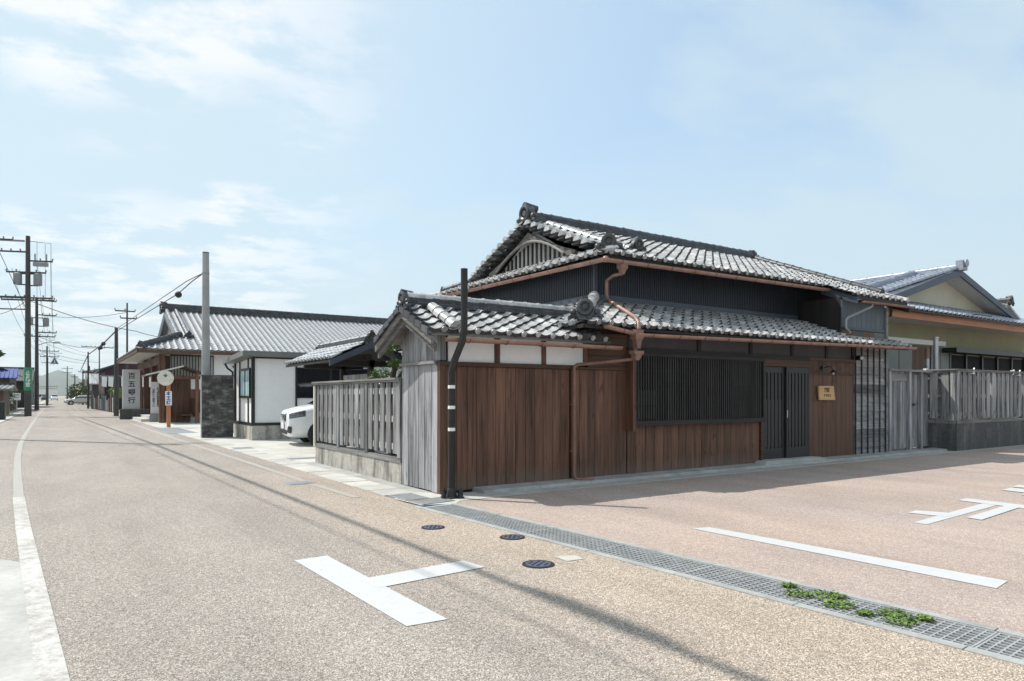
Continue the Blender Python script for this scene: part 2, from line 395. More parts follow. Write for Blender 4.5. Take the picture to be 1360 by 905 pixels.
# line of the covered channel between the two roads: centre (4.00, 7.80) -> (4.90,-5.2)
DG = Vector((0.42, -6.2)).normalized(); DN = Vector((-DG.y, DG.x)); G0 = Vector((4.02, 7.74))   # DN points to +x
def gl(t, o): p = G0 + DG * t + DN * o; return (p.x, p.y)
def sheet(name, pts, z, mat): return struct(name, MB().add([(x, y, z) for x, y in pts], [tuple(range(len(pts)))]), mat)
GW = 0.205; GE = 0.075
a0 = gl(-0.02, -GW - GE); a1 = gl(12.6, -GW - GE); b0 = gl(-0.02, GW + GE); b1 = gl(12.6, GW + GE)
sheet('main_road', [(-2.6, -40), (6.0, -40), a1, a0, (3.80, 7.95), (3.78, 14.4), (3.6, 45), (3.4, 130), (3.4, 420), (-2.6, 420)], 0.0, 'road')
sheet('side_street', [(b1[0], b1[1]), (5.6, -12), (120, -12), (120, 8.02), (5.2, 8.06), (4.45, 7.98), (b0[0], b0[1])], 0.0, 'street')
# pale concrete round the corner, sidewalk slabs, gutter strip, forecourt
struct('corner_pavement', MB().add([(3.86, 7.92, .004), b0 + (.004,), (4.45, 7.95, .004), (5.6, 7.98, .004), (5.05, 8.6, .004), (4.52, 8.63, .004), (4.3, 9.2, .004), (3.80, 8.6, .004)], [tuple(range(8))]), 'concrete_white')
sw = thing('sidewalk', '', '', world=True); del sw['label']; del sw['category']; sw['kind'] = 'structure'
y = 8.95; k = 0
while y < 60:
    L = 0.58 if y < 25 else 3.0
    x0 = 3.80 - 0.006 * (y - 9); pad = 0.006
    new('slab', MB().box(x0, y + pad, -0.05, x0 + .47, y + L - pad, 0.006 + 0.003 * math.sin(k * 2.3)), 'concrete_white' if k % 5 else 'concrete', sw); y += L; k += 1
struct('gravel_verge', MB().box(4.25, 8.66, -.03, 4.53, 14.3, .002), 'concrete_grey')
struct('forecourt', MB().add([(4.26, 14.3, .003), (11, 14.3, .003), (11, 22.3, .003), (12, 60, .003), (3.9, 60, .003), (4.1, 24, .003)], [tuple(range(6))]), 'concrete_white')
gs = thing('street_gutter', '', '', world=True); del gs['label']; del gs['category']; gs['kind'] = 'structure'
x = 5.05; k = 0
while x < 26:
    L = 1.0
    new('kerb_block', MB().prism([(x + .004, 8.30, .0), (x + .004, 8.66, .0), (x + .004, 8.66, .065), (x + .004, 8.33, .052)], (L - .008, 0, 0)), 'concrete_grey', gs)
    new('gutter_slab', MB().box(x + .004, 8.03, -.05, x + L - .004, 8.295, .012), 'concrete', gs); x += L; k += 1
struct('door_step', MB().prism([(11.35, 8.26, 0.0), (13.75, 8.26, 0.0), (13.45, 8.44, .11), (11.62, 8.44, .11)], (0, 0.24, 0)), 'concrete')
struct('left_pavement', MB().add([(-.262, 7.06, .004), (-2.5, 10.6, .004), (-9, 12, .004), (-9, -6, .004), (.16, -6, .004), (.055, 2.0, .004), (-.093, 4.09, .004), (-.18, 5.6, .004)], [tuple(range(6))]), 'concrete')
struct('verge_strip', MB().box(-2.9, 9, -.05, -2.45, 300, .03), 'concrete_white')
def polyline_strip(pts, w, z):
    m = MB(); L = []; Rr = []
    for i, p in enumerate(pts):
        a = Vector(pts[max(i - 1, 0)]); b = Vector(pts[min(i + 1, len(pts) - 1)]); d = (b - a).normalized(); n = Vector((-d.y, d.x)) * w / 2
        L.append((p[0] + n.x, p[1] + n.y, z)); Rr.append((p[0] - n.x, p[1] - n.y, z))
    for i in range(len(pts) - 1): m.quad(L[i + 1], L[i], Rr[i], Rr[i + 1])
    return m
struct('road_edge_line', polyline_strip([(.22, -1), (.12, 1.5), (-.02, 4.03), (-.165, 6.5), (-.31, 8.97), (-.45, 11.6)], .135, .006), 'paint_worn')
struct('road_edge_line', polyline_strip([(-.45, 11.6), (-.60, 15), (-.76, 19), (-.90, 24), (-.98, 30), (-1.1, 45), (-1.2, 60), (-1.3, 90)], .12, .006), 'paint_faded')
struct('road_edge_line', polyline_strip([(3.42, 9.0), (3.36, 10.6), (3.33, 14), (3.2, 24), (3.1, 40)], .12, .004), 'paint_faded')
struct('junction_marking', MB().quad((1.67, 5.85, .004), (1.76, 3.80, .004), (2.03, 3.78, .004), (1.96, 5.87, .004)), 'paint')
struct('junction_marking', MB().quad((1.93, 4.97, .005), (1.93, 4.67, .005), (2.90, 4.76, .005), (2.86, 5.05, .005)), 'paint')
struct('stop_line', MB().quad((5.56, 4.94, .004), (5.67, 2.18, .004), (5.97, 2.22, .004), (5.77, 4.89, .004)), 'paint')
def pxw(px, py):                      # measured from the photograph once; the marks lie on the street
    a = (px - 680) / 907; t = 1.4 * 907 / (py - 526); s_, c_ = .5537, .8328
    return ((c_ * a + s_) * t, (-s_ * a + c_) * t)
ZM = .003
for q in ([(230, 448), (350, 468), (1000, 290), (870, 272)], [(175, 360), (250, 338), (660, 366), (540, 398)], [(640, 245), (720, 226), (1280, 293), (1250, 322)],
          [(720, 405), (860, 428), (1230, 305), (1060, 300)], [(1045, 150), (1130, 130), (1420, 160), (1380, 190)], [(1145, 122), (1195, 104), (1420, 125), (1400, 145)], [(1215, 192), (1290, 205), (1480, 158), (1440, 150)]):
    ZM += .0011
    w = [pxw(1180 + x * .1437, 630 + y * .1437) for x, y in q]
    ar = sum(w[i][0] * w[(i + 1) % 4][1] - w[(i + 1) % 4][0] * w[i][1] for i in range(4))
    if ar < 0: w.reverse()
    struct('street_marking', MB().quad(*[(x, y, ZM) for x, y in w]), 'paint')
# channel and its gratings
def seg(t0, t1, o0, o1, z0, z1):
    p = [gl(t0, o0), gl(t1, o0), gl(t1, o1), gl(t0, o1)]
    return MB().prism([(x, y, z0) for x, y in p], (0, 0, z1 - z0))
m = MB()
for s_ in (-1, 1):
    o = s_ * (GW + .002 + .01); q = [gl(-.02, o - .01), gl(12.6, o - .01), gl(12.6, o + .01), gl(-.02, o + .01)]
    m.prism([(x, y, -.35) for x, y in q], (0, 0, .335))
m.quad(*[gl(t, o) + (-.22,) for t, o in ((-.02, -GW), (12.6, -GW), (12.6, GW), (-.02, GW))])
q = [gl(-.04, -GW), gl(-.02, -GW), gl(-.02, GW), gl(-.04, GW)]; m.prism([(x, y, -.3) for x, y in q], (0, 0, .29))
struct('drainage_channel', m, 'pit')
for s_ in (-1, 1):
    t = -0.02
    ke = thing('channel_kerb', '', '', world=True); del ke['label']; del ke['category']; ke['kind'] = 'structure'
    while t < 12.5:
        new('kerb_block', seg(t + .003, t + .995, s_ * (GW + .002), s_ * (GW + GE), -.2, .008 + random.uniform(-.002, .002)), 'concrete_grey', ke); t += 1.0
def grating(L, wd, nx, ny):
    fr = MB(); w = wd / 2; b = .012
    for s_ in (-1, 1): fr.box(-L / 2, s_ * (w - b / 2) - b / 2, -.04, L / 2, s_ * (w - b / 2) + b / 2, 0.0)
    for s_ in (-1, 1): fr.box(s_ * (L / 2 - b / 2) - b / 2, -w + b, -.04, s_ * (L / 2 - b / 2) + b / 2, w - b, -.001)
    ba = MB()
    for i in range(1, ny): y_ = -w + wd * i / ny; ba.box(-L / 2 + b, y_ - .0055, -.012, L / 2 - b, y_ + .0055, -.002)
    for i in range(1, nx): x_ = -L / 2 + L * i / nx; ba.box(x_ - .005, -w + b, -.012, x_ + .005, w - b, -.0035)
    return fr, ba
fr, ba = grating(.994, 2 * GW - .006, 18, 8)
rzg = math.atan2(DG.y, DG.x)
GLAB = ['steel channel grating nearest the black corner pole', 'second steel channel grating from the black corner pole', 'third steel channel grating from the black corner pole',
        'steel channel grating one before the weeds begin', 'steel channel grating where the larger green weed patch begins', 'steel channel grating carrying the smaller weed patch',
        'steel channel grating next beyond the weeds, nearest the bottom right edge']
fm = fr.mesh('frame'); bm_ = ba.mesh('bars'); k = 0; t = 0.0; root = None
while t < 12:
    p = gl(t + .5, 0); lab = GLAB[min(k, 6)]
    if k >= 7: break
    if root is None:
        root = thing('drain_grating', lab, 'drain grating', (p[0], p[1], .004), rzg, 'steel gratings over the channel between the two roads')
        new('frame', fm, 'steel', root); new('grid_bars', bm_, 'steel', root)
    else: dup(root, (p[0], p[1], .004), rzg, lab)
    t += 1.0; k += 1
for i, (x, y, L, w, rz, lab) in enumerate(((4.12, 8.12, .5, .36, R(8), 'fine steel drain grating at the foot of the black corner pole'), (4.02, 8.62, .52, .36, R(92), 'barred drain grating set in the pale sidewalk beside the grey boards'))):
    fr, ba = grating(L, w, 22 if i == 0 else 3, 5 if i == 0 else 12)
    g = thing('drain_grating', lab, 'drain grating', (x, y, .016), rz)
    new('frame', fr, 'steel', g); new('grid_bars', ba, 'steel', g)
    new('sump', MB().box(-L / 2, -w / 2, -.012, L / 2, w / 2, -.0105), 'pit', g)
def manhole(x, y, r, lab, blue=True):
    g = thing('manhole_cover', lab, 'manhole cover', (x, y, 0), random.uniform(0, 3), 'round blue covers in the road')
    ri = MB(); ri.tube([(0, 0, -.02), (0, 0, .007)], r, 28); new('ring', ri, 'iron_dark', g)
    pl = MB(); pl.tube([(0, 0, 0), (0, 0, .009)], r * .80, 28); new('plate', pl, 'iron_blue', g)
    st = MB()
    for a in range(4):
        for b_ in range(4):
            u = (a - 1.5) * r * .34; v_ = (b_ - 1.5) * r * .34
            if math.hypot(u, v_) < r * .7: st.box(u - r * .1, v_ - r * .06, .009, u + r * .1, v_ + r * .06, .012)
    s2 = new('studs', st, 'iron_dark', g)
manhole(3.32, 6.51, .125, 'blue round cover nearest the drain grating in the sidewalk')
manhole(3.74, 5.62, .125, 'middle blue round cover close beside the channel gratings')
manhole(3.32, 4.60, .135, 'large blue round cover right of the T marking, beside a pale patch')
sheet('pavement_patch', [(3.60, 4.75), (3.58, 4.55), (3.75, 4.53), (3.78, 4.68)], .004, 'concrete_white')
def cover(x, y, w, d, lab):
    g = thing('access_cover', lab, 'access cover', (x, y, 0)); new('rim', MB().box(-w / 2, -d / 2, -.02, w / 2, d / 2, .010), 'alu', g); new('plate', MB().box(-w / 2 + .03, -d / 2 + .03, 0, w / 2 - .03, d / 2 - .03, .012), 'grey_metal', g)
cover(3.22, 11.0, .42, .36, 'square metal cover in the road edge beside the weathered fence')
cover(4.6, 15.3, .7, .35, 'square metal cover in the forecourt in front of the white van')
cover(4.1, 19.2, .5, .5, 'square metal cover in the forecourt near the block wall')
cover(3.9, 30.5, 1.0, 5.0, 'long grey cover plate in the sidewalk before the bus stop')
# ------------------------------------------------------------------ roof tiles, ridges, gutters
def tile_mesh(w, L, eave=False, th=.036, n=8, over=1.13, disc=True, lift=.042, amp=1.0):
    ts = [i / n for i in range(n + 1)]
    def prof(t): return amp * ((-.022 * math.sin(math.pi * t / .62)) if t <= .62 else (.042 * math.sin(math.pi * (t - .62) / .38)))
    m = MB(); V = []
    for t in ts: V.append((t * w, 0, prof(t) + lift))
    for t in ts: V.append((t * w, L * over, prof(t) + .002))
    dl = .055 if eave else th
    for t in ts: V.append((t * w, .004, prof(t) + lift - dl))
    F = [(i, i + 1, n + 2 + i, n + 1 + i) for i in range(n)] + [(2 * n + 2 + i, 2 * n + 3 + i, i + 1, i) for i in range(n)]
    m.add(V, F)
    m.add([V[n], V[2 * n + 1], (w, L * over, -.02), (w, .004, lift - dl)], [(3, 2, 1, 0)])
    if eave and disc:
        m.tube([(w * .81, .01, .022), (w * .81, -.022, .022)], .046, 10)
    me = m.mesh('roof_tile'); me['lip0'] = n; return me
def frame(O, U, V):
    U = Vector(U).normalized(); V = Vector(V).normalized(); N = U.cross(V)
    M = Matrix.Identity(4)
    for i in range(3): M[i][0] = U[i]; M[i][1] = V[i]; M[i][2] = N[i]; M[i][3] = O[i]
    return M
def tile_field(O, U, V, nu, nv, w, L, mat, parent, single=True, mask=None, name='roof_tile', jit=1.0, n=8, eave_disc=True, count=None, lift=.042, amp=1.0, th=.036):
    O = Vector(O) + Vector((0, 0, .022)); U = Vector(U).normalized(); V = Vector(V).normalized()
    body = tile_mesh(w, L, n=n, lift=lift, amp=amp, th=th); eav = tile_mesh(w, L, True, n=n, disc=eave_disc, lift=lift, amp=amp)
    vs = {}; acc_v = []; acc_f = []; off = 0
    for me in (body, eav):
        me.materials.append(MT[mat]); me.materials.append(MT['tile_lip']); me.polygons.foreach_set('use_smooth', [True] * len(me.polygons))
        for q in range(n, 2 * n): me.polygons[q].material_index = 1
        try: me.set_sharp_from_angle(angle=R(50))
        except Exception: pass
    mi = []; arr = {}
    for key, me in ((0, body), (1, eav)):
        a = np.empty(len(me.vertices) * 3); me.vertices.foreach_get('co', a); arr[key] = (a.reshape(-1, 3), [tuple(p.vertices) for p in me.polygons])
    for j in range(nv):
        for i in range(nu):
            c = O + U * (w * (i + .5)) + V * (L * (j + .5))
            if mask and not mask(c, i, j): continue
            M = frame(O + U * (w * i) + V * (L * j), U, V)
            M = M @ Matrix.Translation((random.uniform(-.003, .003) * jit, random.uniform(-.006, .006) * jit, random.uniform(-.002, .004) * jit)) @ Matrix.Rotation(random.gauss(0, .012) * jit, 4, 'Z') @ Matrix.Rotation(random.gauss(0, .008) * jit, 4, 'Y') @ Matrix.Rotation(random.gauss(0, .008) * jit, 4, 'X')
            key = 1 if j == 0 else 0
            if single:
                o = bpy.data.objects.new(name, eav if key else body); C.objects.link(o); o.parent = parent
                o.matrix_local = M
                if count is not None: count.append(o)
            else:
                A, F = arr[key]; A4 = np.c_[A, np.ones(len(A))] @ np.array(M).T
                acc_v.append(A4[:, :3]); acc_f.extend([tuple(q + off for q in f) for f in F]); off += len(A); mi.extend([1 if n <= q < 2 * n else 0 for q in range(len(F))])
    if not single:
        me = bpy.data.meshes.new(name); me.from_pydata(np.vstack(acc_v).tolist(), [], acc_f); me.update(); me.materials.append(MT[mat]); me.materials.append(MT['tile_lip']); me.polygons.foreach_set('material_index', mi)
        me.polygons.foreach_set('use_smooth', [True] * len(me.polygons))
        try: me.set_sharp_from_angle(angle=R(50))
        except Exception: pass
        o = bpy.data.objects.new(name + 's', me); C.objects.link(o); o['kind'] = 'stuff'; o.parent = parent; return o
def cap_mesh(r, L, flare=1.1, n=8):   # half barrel along +x, open below, nearer end (x=0) wider
    m = MB(); V = []
    for x, rr in ((0, r * flare), (L * .12, r * flare), (L * .12, r), (L * 1.04, r * .97)):
        for k in range(n + 1):
            a = math.pi * k / n; V.append((x, math.cos(a) * rr, math.sin(a) * rr))
    q = n + 1
    F = [(j * q + k, (j + 1) * q + k, (j + 1) * q + k + 1, j * q + k + 1) for j in range(3) for k in range(n)]
    m.add(V, F); m.add(V[:q], [tuple(range(q - 1, -1, -1))]); m.add(V[-q:], [tuple(range(q))])
    me = m.mesh('cap_tile'); me.polygons.foreach_set('use_smooth', [True] * len(me.polygons))
    try: me.set_sharp_from_angle(angle=R(50))
    except Exception: pass
    return me
def run_caps(p, q, r, L, mat, parent, name='cap_tile', flare=1.1, jit=1.0):
    p = Vector(p); q = Vector(q); d = (q - p); n = max(1, round(d.length / L)); st = d.length / n; X = d.normalized(); Y = Vector((0, 0, 1)).cross(X).normalized(); Z = X.cross(Y)
    me = cap_mesh(r, st, flare); me.materials.append(MT[mat])
    for i in range(n):
        M = Matrix.Identity(4); c = p + X * st * i
        for a in range(3): M[a][0] = X[a]; M[a][1] = Y[a]; M[a][2] = Z[a]; M[a][3] = c[a]
        M = M @ Matrix.Translation((0, random.uniform(-.006, .006) * jit, random.uniform(-.004, .004) * jit)) @ Matrix.Rotation(random.gauss(0, .015) * jit, 4, 'Z')
        o = bpy.data.objects.new(name, me); C.objects.link(o); o.parent = parent; o.matrix_local = M
def courses(p, q, w, h, nc, mat, parent, name='ridge_courses', seg=.27):
    p = Vector(p); q = Vector(q); d = q - p; X = d.normalized(); Y = Vector((0, 0, 1)).cross(X).normalized(); Z = X.cross(Y); m = MB(); th = h / nc
    for c in range(nc):
        ww = w * (1.0 - .07 * c) ; x = -(seg / 2) * (c % 2)
        while x < d.length:
            x0 = max(x, 0) + .003; x1 = min(x + seg, d.length) - .003
            if x1 > x0 + .02:
                jy = random.uniform(-.004, .004); s0 = len(m.v)
                m.box(x0, -ww / 2 + jy, th * c + .003, x1, ww / 2 + jy, th * (c + 1) - .002)
            x += seg
    M = Matrix.Identity(4)
    for a in range(3): M[a][0] = X[a]; M[a][1] = Y[a]; M[a][2] = Z[a]; M[a][3] = p[a]
    m.xf(M); o = new(name, m, mat, parent); o['kind'] = 'stuff'
    new('ridge_core', MB().beam(p + Z * h * .5 - Z * .02, q + Z * h * .5 - Z * .02, w * .6, h * .9, Z), 'tile_dark', parent); return o
def onigawara(loc, facing, s, parent, mat='tile_dark', world=True):   # ridge-end ornament; 'facing' is the outward direction on the ground
    f = Vector((facing[0], facing[1], 0)).normalized(); side = Vector((0, 0, 1)).cross(f); b = new_part = MB(); L = Vector(loc)
    def P(u, v, w): return L + side * (u * s) + Vector((0, 0, v * s)) + f * (w * s)
    out = [(-.30, 0), (-.42, .10), (-.40, .24), (-.27, .30), (-.30, .46), (-.24, .62), (-.12, .74), (0, .78), (.12, .74), (.24, .62), (.30, .46), (.27, .30), (.40, .24), (.42, .10), (.30, 0)]
    b.prism([P(u, v, -.10) for u, v in out], f * (.20 * s))
    b.torus(P(0, .50, .13), f, .215 * s, .075 * s, 18, 7); b.tube([P(0, .50, .08), P(0, .50, .16)], .10 * s, 12)
    for q in (-1, 1):
        b.torus(P(q * .30, .13, .10), f, .09 * s, .045 * s, 12, 6); b.ball(tuple(P(q * .46, .16, .02)), .10 * s, 8, 5); b.ball(tuple(P(q * .50, .02, .0)), .08 * s, 8, 5)
        b.beam(P(q * .12, .04, .11), P(q * .26, .30, .11), .06 * s, .06 * s, f)
    b.ball(tuple(P(0, .10, .10)), .10 * s, 10, 6)
    # top roll (toribusuma) leaning outward
    b.tube([P(0, .70, -.34), P(0, .73, -.05), P(0, .76, .16)], [.12 * s, .12 * s, .12 * s], 10)
    for q in (-1, 1):
        b.ball(tuple(P(q * .40, .34, .06)), .12 * s, 8, 5); b.ball(tuple(P(q * .36, -.04, .10)), .11 * s, 8, 5); b.torus(P(q * .44, .14, .12), f, .10 * s, .05 * s, 10, 5)
    return new('ridge_end_ornament', b, mat, parent, True)
def gutter(p, q, r, mat, parent, name='gutter', hooks=True):
    p = Vector(p); q = Vector(q); X = (q - p).normalized(); Y = Vector((0, 0, 1)).cross(X).normalized(); m = MB(); n = 8; V = []
    ringp = [(math.cos(math.pi * (1 + k / n)), math.sin(math.pi * (1 + k / n))) for k in range(n + 1)]
    loop = [(c * r, s_ * r) for c, s_ in ringp] + [(c * r * .88, s_ * r * .88) for c, s_ in reversed(ringp)]
    k = len(loop)
    for e in (p, q):
        for c, s_ in loop: V.append(tuple(e + Y * c + Vector((0, 0, s_))))
    F = [(i, (i + 1) % k, k + (i + 1) % k, k + i) for i in range(k)]
    m.add(V, F)
    for e, rev in ((p, 0), (q, 1)):
        a = [tuple(e + Y * c * r + Vector((0, 0, s_ * r))) for c, s_ in ringp]; m.add(a, [tuple(range(n, -1, -1)) if rev else tuple(range(n + 1))])
    g = new(name, m, mat, parent, True)
    if hooks:
        L = (q - p).length; h = MB(); x = .35
        while x < L:
            c = p + X * x; h.tube([tuple(c + Y * r * math.cos(a) * 1.12 + Vector((0, 0, r * math.sin(a) * 1.12))) for a in [math.pi * (1 + j / 6) for j in range(7)]] , .006, 4); x += .62
        if h.v: new('gutter_hook', h, 'copper_dark', g)
    return g
def pipe(path, r, mat, parent, name='downpipe', n=10): return new(name, MB().tube(path, r, n), mat, parent, True)
def ridge(p, q, w, h, nc, cap_r, cap_L, mat, parent, caps=True, seg=.27):
    p = Vector(p); q = Vector(q); X = (q - p).normalized(); Y = Vector((0, 0, 1)).cross(X).normalized(); Z = X.cross(Y)
    cm_ = mat if mat == 'tile_new' else 'tile_dark'
    core = new('ridge', MB().beam(p + Z * (h * .5 - .03), q + Z * (h * .5 - .03), w * .6, h * .9, Z), cm_, parent)
    m = MB(); th = h / nc; d = q - p
    for c in range(nc):
        ww = w * (1.0 - .06 * c); x = -(seg / 2) * (c % 2)
        while x < d.length:
            x0 = max(x, 0) + .003; x1 = min(x + seg, d.length) - .003
            if x1 > x0 + .02:
                jy = random.uniform(-.004, .004); m.box(x0, -ww / 2 + jy, th * c + .003, x1, ww / 2 + jy, th * (c + 1) - .002)
            x += seg
    M = Matrix.Identity(4)
    for a in range(3): M[a][0] = X[a]; M[a][1] = Y[a]; M[a][2] = Z[a]; M[a][3] = p[a]
    m.xf(M); o = new('ridge_courses', m, cm_, core); o['kind'] = 'stuff'
    if caps: run_caps(p + Z * (h - .01), q + Z * (h - .01), cap_r, cap_L, mat, core)
    return core
# ------------------------------------------------------------------ the corner house
YF = 8.64
H = thing('timber_house', 'dark brown boarded timber house with weathered grey tile roofs on the street corner', 'house', (4.51, YF, 0), world=True)
# wall bodies
new('wall', MB().box(4.56, 8.69, 0, 7.2, 9.81, 2.30), 'darkwood', H)
new('wall', MB().box(7.2, 8.69, 0, 16.43, 15.2, 2.56), 'darkwood', H)
new('upper_wall', MB().box(8.36, 9.78, 2.5, 16.43, 15.2, 3.98), 'ribbed', H)
new('upper_wall', MB().box(14.64, 8.69, 2.5, 16.43, 9.78, 3.62), 'darkwood', H)
def board(x0, x1, z0, z1, y=YF, mat='brown', th=.03, parent=H, name='plank', top=None): return new(name, plank(x0, x1, z0, z1, y, th, top=top), mat, parent)
# brown boards, first bay (to the downpipe), second bay, below the lattice, by the door
def bay(x0, x1, z0, z1, n, mat='brown', y=YF, jitter=.12):
    w = (x1 - x0) / n; e = [x0] + [x0 + w * (i + random.uniform(-jitter, jitter)) for i in range(1, n)] + [x1]
    for a, b in zip(e, e[1:]): board(a + .002, b - .002, z0, z1, y + random.uniform(0, .005), mat)
new('corner_post', MB().box(4.505, 8.615, 0.0, 4.60, 8.70, 1.89), 'brown_red', H)
bay(4.61, 6.86, .035, 1.825, 13); new('cap_rail', MB().box(4.49, 8.60, 1.83, 6.90, 8.70, 1.89), 'brown_h', H)
bay(6.90, 8.10, .04, 1.83, 7); new('cap_rail', MB().box(6.903, 8.612, 1.835, 8.10, 8.70, 1.865), 'brown_h', H)
for z0, z1 in ((1.87, 2.06), (2.065, 2.26), (2.265, 2.44)): new('plank', MB().box(7.243, 8.625 + random.uniform(0, .006), z0, 8.08, 8.69, z1), 'brown_h', H)
new('post', MB().box(8.085, 8.47, .80, 8.155, 8.69, 2.19), 'brown', H)
bay(8.12, 11.685, .045, .875, 17)
# plaster bays under the small front eave
for x0, x1 in ((4.66, 5.44), (5.53, 6.31), (6.39, 7.15)): new('plaster_panel', MB().box(x0, 8.66, 1.895, x1, 8.685, 2.33), 'plaster_white', H)
for x0, x1 in ((5.443, 5.527), (6.313, 6.387), (7.153, 7.24)): new('post', MB().box(x0, 8.635, 1.892, x1, 8.686, 2.33), 'brown', H)
# dark frieze over lattice and door
new('lintel', MB().box(8.10, 8.60, 2.145, 13.35, 8.688, 2.225), 'darkwood_x', H)
xs = [8.11, 9.92, 11.42, 12.78, 14.02, 15.05]
for a, b in zip(xs, xs[1:]): new('plaster_panel', MB().box(a + .05, 8.655, 2.227, b - .05, 8.688, 2.50), 'plaster_dark', H)
for x in xs[:]: new('post', MB().box(x - .045, 8.63, 2.227, x + .045, 8.688, 2.52), 'darkwood', H)
MT['lattice'] = wood('lattice_slat_wood', (.014, .013, .013), (.045, .042, .041), 2, 1.0, 0.5, 0.2)
# lattice window
lw = new('lattice_window', MB().box(8.16, 8.50, .885, 11.69, 8.685, .965).box(8.16, 8.50, 2.085, 11.69, 8.685, 2.144).box(8.16, 8.50, .966, 8.215, 8.685, 2.084).box(11.63, 8.50, .966, 11.69, 8.685, 2.084), 'darkwood_x', H)
new('window_glass', MB().box(8.22, 8.67, .967, 11.62, 8.676, 2.083), 'glass', lw)
x = 8.26; k = 0
sl_me = MB().box(-.0125, 8.515, .966, .0125, 8.540, 2.084).mesh('slat'); sl_me.materials.append(MT['lattice'])
while x < 11.61:
    o = bpy.data.objects.new('slat', sl_me); C.objects.link(o); o.parent = lw; o.location = (x, 0, 0); x += .060; k += 1
sash = MB()
for x in (9.0, 9.06, 9.88, 9.94, 10.74, 10.80): sash.box(x - .02, 8.60, .967, x + .02, 8.64, 2.083)
for z in (1.22, 1.52, 1.84): sash.box(8.22, 8.605, z - .008, 11.62, 8.625, z + .008)
new('sash', sash, 'darkwood', lw)
for x0, x1, z0, z1 in ((10.86, 11.40, 1.60, 2.02), (8.35, 8.78, 1.0, 1.5), (10.9, 11.3, 1.0, 1.3)): new('inner_screen', MB().box(x0, 8.645, z0, x1, 8.655, z1), 'shoji', lw)
# entrance: frame, two sliding doors
new('door_frame', MB().box(11.695, 8.60, .10, 11.775, 8.69, 2.16).box(11.775, 8.60, 2.0, 13.36, 8.69, 2.142), 'brown_h', H)
def sliding_door(x0, x1, y):
    z0, z1 = .115, 1.995; w = .055
    d = new('sliding_door', MB().box(x0, y, z0, x0 + w, y + .035, z1).box(x1 - w, y, z0, x1, y + .035, z1).box(x0 + w, y + .002, z0, x1 - w, y + .033, .33).box(x0 + w, y + .002, z1 - .12, x1 - w, y + .033, z1), 'black_door', H)
    n = 5; st = (x1 - x0 - 2 * w) / (n + 1)
    for i in range(n + 1):
        c = x0 + w + st * (i + .5)
        new('slat', MB().box(c - st * .34, y + .002, .33, c + st * .34, y + .026, z1 - .12), 'black_door', d)
    new('glass', MB().box(x0 + w, y + .027, .33, x1 - w, y + .031, z1 - .12), 'door_glass', d)
    new('screen', MB().box(x0 + w, y + .0265, .36, x1 - w, y + .0269, 1.32), 'shoji_light', d)
    new('handle', MB().box(x0 + .012, y - .006, .95, x0 + .04, y, 1.10), 'alu', d)
MT['black_door'] = plain('charcoal_door_wood', (.017, .0165, .017), 0.5, 0, .15, 4)
MT['door_glass'] = plain('pale_strip_glass', (.02, .021, .024), 0.12, 0, .1, 2, spec=.8)
MT['shoji_light'] = plain('pale_screen', (.42, .42, .43), 0.8, 0, .1, 2)
sliding_door(11.78, 12.61, 8.655); sliding_door(12.54, 13.35, 8.612)
new('door_sill', MB().box(11.70, 8.58, .06, 13.38, 8.70, .113), 'concrete', H)
bay(13.37, 15.10, .06, 1.86, 10, 'brown_red'); new('cap_rail', MB().box(13.37, 8.615, 1.862, 15.11, 8.69, 1.892), 'brown_h', H)
bay(13.37, 15.10, 1.895, 2.15, 10, 'brown_h'); new('cap_rail', MB().box(13.36, 8.61, 2.152, 15.11, 8.69, 2.222), 'brown_h', H)
# shingled end bay with battens
z = .02; k = 0
while z < 2.5:
    z1 = min(z + .205, 2.55); new('shingle', MB().prism([(15.12, 8.632, z), (15.12, 8.69, z), (15.12, 8.69, z1), (15.12, 8.655, z1)], (1.31, 0, 0)), 'clap', H); z = z1; k += 1
for i in range(6): new('batten', MB().box(15.12 + i * .258, 8.610, .015, 15.145 + i * .258, 8.634, 2.52), 'batten', H)
new('post', MB().box(16.435, 8.61, 0, 16.52, 8.72, 3.5), 'clap', H)
# slate siding above, brown band, return wall
for i in range(9): board(14.64 + i * .2, 14.64 + i * .2 + .196, 2.96, 3.56, 8.655, 'bluesiding', name='siding_board')
new('band_board', MB().box(14.63, 8.63, 2.90, 16.44, 8.69, 2.957), 'ribbed_trim', H)
for i in range(4): new('plank', MB().box(14.64 + i * .45, 8.66, 2.56, 15.085 + i * .45, 8.689, 2.895), 'clap' if i % 2 else 'brown', H)
# ribbed upper wall: front and left side, skirting board
rb = MB(); x = 8.40
while x < 14.62: rb.box(x, 9.762, 3.30, x + .028, 9.782, 3.95); x += .058
new('ribs', rb, 'ribbed', H)['kind'] = 'stuff'
rb = MB(); y = 9.84
while y < 15.1: rb.box(8.340, y, 3.30, 8.362, y + .028, 3.95); y += .058
new('ribs', rb, 'ribbed', H)['kind'] = 'stuff'
new('corner_trim', MB().box(8.325, 9.745, 3.10, 8.40, 9.80, 3.97), 'ribbed_trim', H)
new('base_board', MB().prism([(8.40, 9.735, 3.10), (8.40, 9.78, 3.10), (8.40, 9.78, 3.30), (8.40, 9.752, 3.30)], (6.24, 0, 0)), 'ribbed_trim', H)
new('base_board', MB().box(8.32, 9.80, 3.10, 8.358, 15.2, 3.30), 'ribbed_trim', H)
